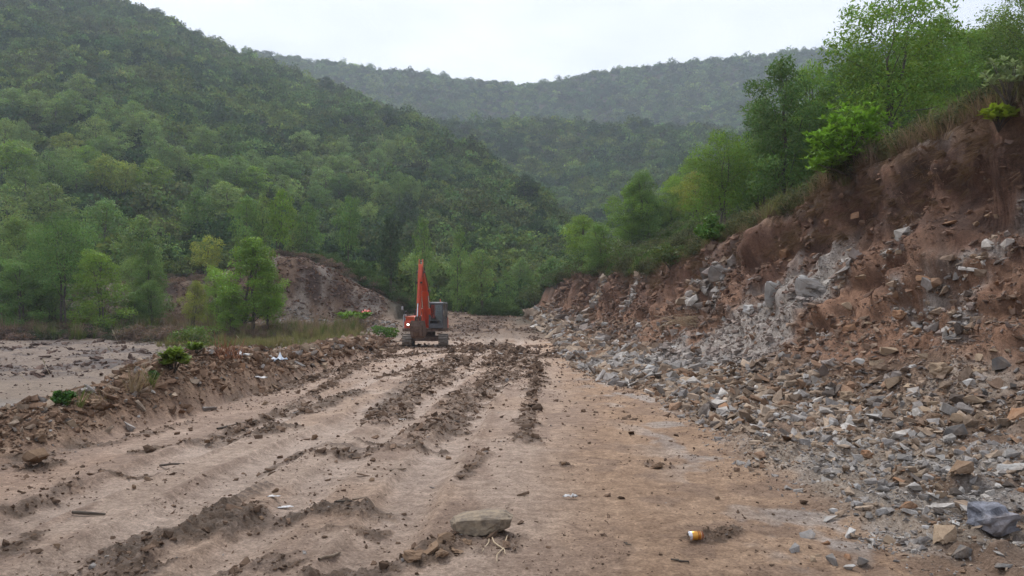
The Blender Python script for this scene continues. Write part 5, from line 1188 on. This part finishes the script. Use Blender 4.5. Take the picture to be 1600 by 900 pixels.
# young leafy plants
def plant(name, u, v, hpx, wpx, tone, n, lsz, seed, label, cat='plant', y=None, asp=2.2, rosette=False, stem=True):
    x, y, z = P(u, v) if y is None else (0, 0, 0)
    H_, W_ = hpx * y / FPX, wpx * y / FPX; e = empty(name, (x, y, z - .02)); rn = np.random.default_rng(seed)
    if rosette:
        k = max(6, n // 9); tip = rn.normal(0, 1, (k, 3)); tip /= np.linalg.norm(tip, axis=1)[:, None]; tip[:, 2] = np.abs(tip[:, 2]); tip = tip * rn.uniform(.5, 1, k)[:, None] * np.array([W_ * .5, W_ * .42, H_ * (.62 if hpx < 100 else .8)]) * (1 - .3 * rn.random(k) ** 3)[:, None] + np.array([0, 0, H_ * (.36 if hpx < 100 else .12)])
        V = []; Cc = []
        for p_ in tip:
            cb = rn.uniform(.75, 1.35)
            for j in range(9):
                a = rn.uniform(0, 6.28); el = rn.uniform(.15, 1.0); d = np.array([math.cos(a) * math.cos(el), math.sin(a) * math.cos(el), math.sin(el)]); sd_ = np.cross(d, [0, 0, 1]); sd_ /= np.linalg.norm(sd_) + 1e-6; l_ = lsz * rn.uniform(.7, 1.2)
                V += [p_, p_ + d * l_ * .5 + sd_ * l_ / asp * .5, p_ + d * l_ - np.array([0, 0, .12 * l_]), p_ + d * l_ * .5 - sd_ * l_ / asp * .5]; cc = np.array(GREEN) * cb * rn.uniform(.8, 1.25); Cc += [cc] * 4
        me = np_mesh('foliage', V, np.arange(len(V)).reshape(-1, 4), np.array(Cc)); tipl = tip
    else:
        k = 9; pc = rn.uniform(-1, 1, (k, 3)) * np.array([W_ * .32, W_ * .3, H_ * .30]) + np.array([0, 0, H_ * .58]); pi = rn.integers(0, k, n); d = rn.normal(0, 1, (n, 3)); d /= np.linalg.norm(d, axis=1)[:, None]
        cenl = pc[pi] + d * np.array([W_ * .2, W_ * .2, H_ * .2]) * rn.uniform(.5, 1.1, n)[:, None]; cenl[:, 2] = np.maximum(cenl[:, 2], .02); me = leaf_mesh('foliage', cenl, .7, lsz, asp, rn, GREEN, .35); tipl = pc
    me.materials.append(M_LEAF); f_ = link('foliage', me, None, e); f_.color = (*tone, 1)
    link('stem', join_tubes('stem', [([Vector((0, 0, 0)), Vector(tuple(p_)) * .5 + Vector((0, 0, .03)), Vector(tuple(p_))], [.012 * H_ + .004, .008 * H_ + .003, .003 * H_ + .002]) for p_ in tipl[:24]], M_BARK, 5), None, e)
    tag(e, label, cat); return e
plant('shrub', 272, 584, 40, 46, (1.7, 1.6, .8), 500, .17, 1, 'young shrub with yellow green leaf tips on the berm', 'shrub', rosette=True)
plant('shrub', 305, 556, 22, 26, (1.5, 1.5, .7), 200, .16, 11, 'small upper tuft of the yellow green shrub on the berm', 'shrub', rosette=True)
plant('shrub', 100, 634, 26, 40, (.75, 1.1, .6), 420, .09, 2, 'small dark green weed on the near end of the berm', 'weed')
plant('shrub', 240, 594, 16, 16, (.6, .9, .7), 120, .09, 3, 'tiny green sprig beside dry grass on the berm', 'weed')
plant('shrub', 298, 545, 34, 84, (1.4, 1.4, .8), 1600, .16, 4, 'low bright green creeper at the far side of the mud flat', 'shrub')
plant('shrub', 552, 508, 22, 60, (1.6, 2.0, .5), 420, .5, 5, 'bright green broad leaved plants beside the red bag', 'shrub', rosette=True)
plant('shrub', 604, 532, 24, 48, (1.2, 1.5, .7), 900, .2, 6, 'green weeds growing beside the excavator tracks', 'shrub')
plant('shrub', 782, 488, 24, 60, (.8, 1.05, .85), 1100, .28, 7, 'patch of green weeds on the rubble at the end of the road', 'shrub')
plant('shrub', 836, 478, 34, 60, (1.1, 1.0, .9), 900, .28, 8, 'straw green bush where the bank meets the wood', 'shrub')
plant('shrub', 1335, 282, 136, 165, (1.95, 2.4, .8), 4200, .21, 9, 'bright green broad leaved shrub at the edge of the cut bank', 'shrub', rosette=True, asp=2.8)
plant('shrub', 1275, 300, 60, 60, (2.6, 2.6, .8), 500, .18, 15, 'small yellow green sapling left of the broad leaved shrub', 'shrub', rosette=True, asp=2.8)
plant('shrub', 1560, 212, 44, 70, (2.6, 2.3, .7), 240, .19, 10, 'yellowing leafy sprig hanging over the bank edge at the right', 'shrub', rosette=True, asp=1.8)
plant('shrub', 1578, 176, 92, 90, (2.6, 2.2, 3.2), 420, .15, 12, 'silvery leaved climber at the right edge above the bank', 'climber', rosette=True, asp=2.6)
for k, (u, v, hp, wp, tn, lab) in enumerate(((905, 436, 46, 84, (1.05, 1.2, .8), 'rounded green bush at the left end of the bank top'), (985, 424, 48, 90, (1.25, 1.15, .95), 'dull green bush on the bank top under the round tree'), (1050, 424, 44, 80, (1.2, 1.1, .9), 'olive bush beside the dark overhang of the bank'), (1115, 388, 46, 56, (1.1, 1.5, .7), 'bright leafy bush drooping over the bank top'),
                                         (868, 452, 36, 60, (.85, 1.05, .8), 'dark green bush at the lowest end of the bank top'), (945, 418, 36, 60, (1.0, 1.1, .8), 'mid green bush between two paler bushes on the bank top'), (1160, 345, 40, 60, (1.2, 1.2, .9), 'grass green bush beside the slender trunked tree'), (1225, 318, 36, 66, (1.2, 1.1, .9), 'straggly bush at the bank edge below the dense trees'))):
    plant('shrub', u, v, hp, wp, tn, 1500, .19, 30 + k, lab, 'bush')
# dry reeds with plumes on the mud flat
def reed(u, v, hpx, lean, label, k):
    x, y, z = P(u, v); h = hpx * y / FPX; e = empty('reed', (x, y, z)); tag(e, label, 'reed')
    top = Vector((lean * h, 0, h)); link('stalk', join_tubes('stalk', [([Vector((0, 0, 0)), top * .5 + Vector((-.04, 0, .03)), top], [.008, .007, .004])], M_STRAW, 5), None, e)
    rn = np.random.default_rng(k); n = 160; tpar = rn.random(n); cen_ = np.array(tuple(top))[None] * (.72 + .3 * tpar)[:, None] + rn.normal(0, .022, (n, 3)) * (1 - tpar * .5)[:, None] * (h / 1.0)
    me = leaf_mesh('plume', cen_, .2, .09 * h, 5, rn, (.42, .36, .27), .2); me.materials.append(M_LEAF); link('plume', me, None, e)
reed(186, 538, 22, -.5, 'pale plumed reed leaning left at the edge of the mud flat', 1); reed(180, 562, 20, -.6, 'bent reed standing alone in the dark mud clods', 2); reed(78, 586, 24, -.5, 'thin reed on the mud flat nearest the left edge', 3); reed(383, 540, 16, -.9, 'short reed beside the multi stemmed tree', 4); reed(48, 600, 14, -1.2, 'short drooping reed in front of the thin reed', 5)
x = []; 
for (u, v, s_) in ((215, 610, .5), (228, 606, .55), (205, 614, .45), (236, 602, .5), (160, 630, .4), (120, 640, .35)):
    p = P(u, v); x.append((p[0], p[1], s_))
x = np.array(x); tufts('dry_tufts', x[:, 0], x[:, 1], x[:, 2] * 1.5, np.tile([1.05, 1., .95], (len(x), 1)), 'dry grass tufts behind the berm', drym + grassm)

# ------------------------------------------------------------------ labels that single each tree and stone out
ORD = ['leftmost', 'second', 'third', 'fourth', 'fifth', 'sixth', 'seventh', 'eighth', 'ninth', 'tenth', 'eleventh', 'twelfth', 'thirteenth', 'fourteenth', 'fifteenth', 'sixteenth']
def ordinal(items, mk, key):
    """distinct items keep their look as label; look-alikes are told apart from left to right"""
    items.sort(key=key); n = len(items)
    for i, it in enumerate(items):
        if n == 1: yield it, mk(it, '')
        elif n == 2: yield it, mk(it, ('left one of two: ', 'right one of two: ')[i])
        elif i == n - 1: yield it, mk(it, 'rightmost ')
        else: yield it, mk(it, ORD[i] + (' ' if i == 0 else ' from left, '))
def tone_word(t):
    r_, g_, b_ = t
    if g_ < .75: return 'dark green'
    if r_ > 2.6 and b_ < 1.4: return 'yellowish green'
    if b_ > 1.45: return 'pale green'
    if g_ > 1.75: return 'bright green'
    return 'mid green'
STW = {'round': 'round tree', 'tall': 'narrow tree', 'open': 'open tree', 'bushy': 'bushy tree'}
gr = {}
for t_ in TREES:
    sz_w = 'large ' if t_['w'] > 75 else 'small ' if t_['w'] < 36 else ''
    gr.setdefault((t_['place'], tone_word(t_['tone']), t_['style'], sz_w), []).append(t_)
for (pl, tw, stl, szw), its in gr.items():
    for it, lb in ordinal(its, lambda i_, o_: (o_ + szw + tw + ' ' + STW[stl] + ' ' + pl).strip(), lambda q_: q_['u']):
        if len(lb.split()) > 16: lb = lb.replace('large ', '').replace('small ', '')
        tag(it['o'], lb, 'tree', 'trees ' + pl)
gr = {}
for r_ in ROCK:
    if r_['label']: continue
    r_['sz'] = 'big' if r_['px'] > 26 else 'medium' if r_['px'] > 17 else 'small'
    gr.setdefault((r_['zone'], r_['col'], r_['shape'], r_['sz']), []).append(r_)
CW = {'grey': 'grey', 'pale': 'pale', 'tan': 'tan', 'rust': 'rusty', 'dark': 'dark grey', 'brown': 'brown', 'blue-grey': 'blue grey'}
for (zn, cl_, sh, sw), its in gr.items():
    for it, lb in ordinal(its, lambda i_, o_: (o_ + sw + ' ' + sh + ' ' + CW[cl_] + ' stone ' + zn), lambda q_: q_['u']):
        if len(lb.split()) > 16: lb = lb.replace('dark grey', 'dark').replace(' at the lower right', ' at lower right').replace('in the rubble along the road edge', 'in the road edge rubble')
        tag(it['o'], lb, 'stone', GRP[zn])

# ------------------------------------------------------------------ haze: one closed box of even, thin air
hb = MB().box((0, 440, 205), (3040, 1830, 420)); m = bpy.data.materials.new('haze'); m.use_nodes = True; n = m.node_tree; n.nodes.clear()
pv = n.nodes.new('ShaderNodeVolumePrincipled'); pv.inputs['Density'].default_value = .00042; pv.inputs['Color'].default_value = (.80, .90, 1, 1); pv.inputs['Anisotropy'].default_value = .2
om = n.nodes.new('ShaderNodeOutputMaterial'); n.links.new(pv.outputs[0], om.inputs['Volume'])
o = hb.build('haze', m); tag(o, kind='stuff')
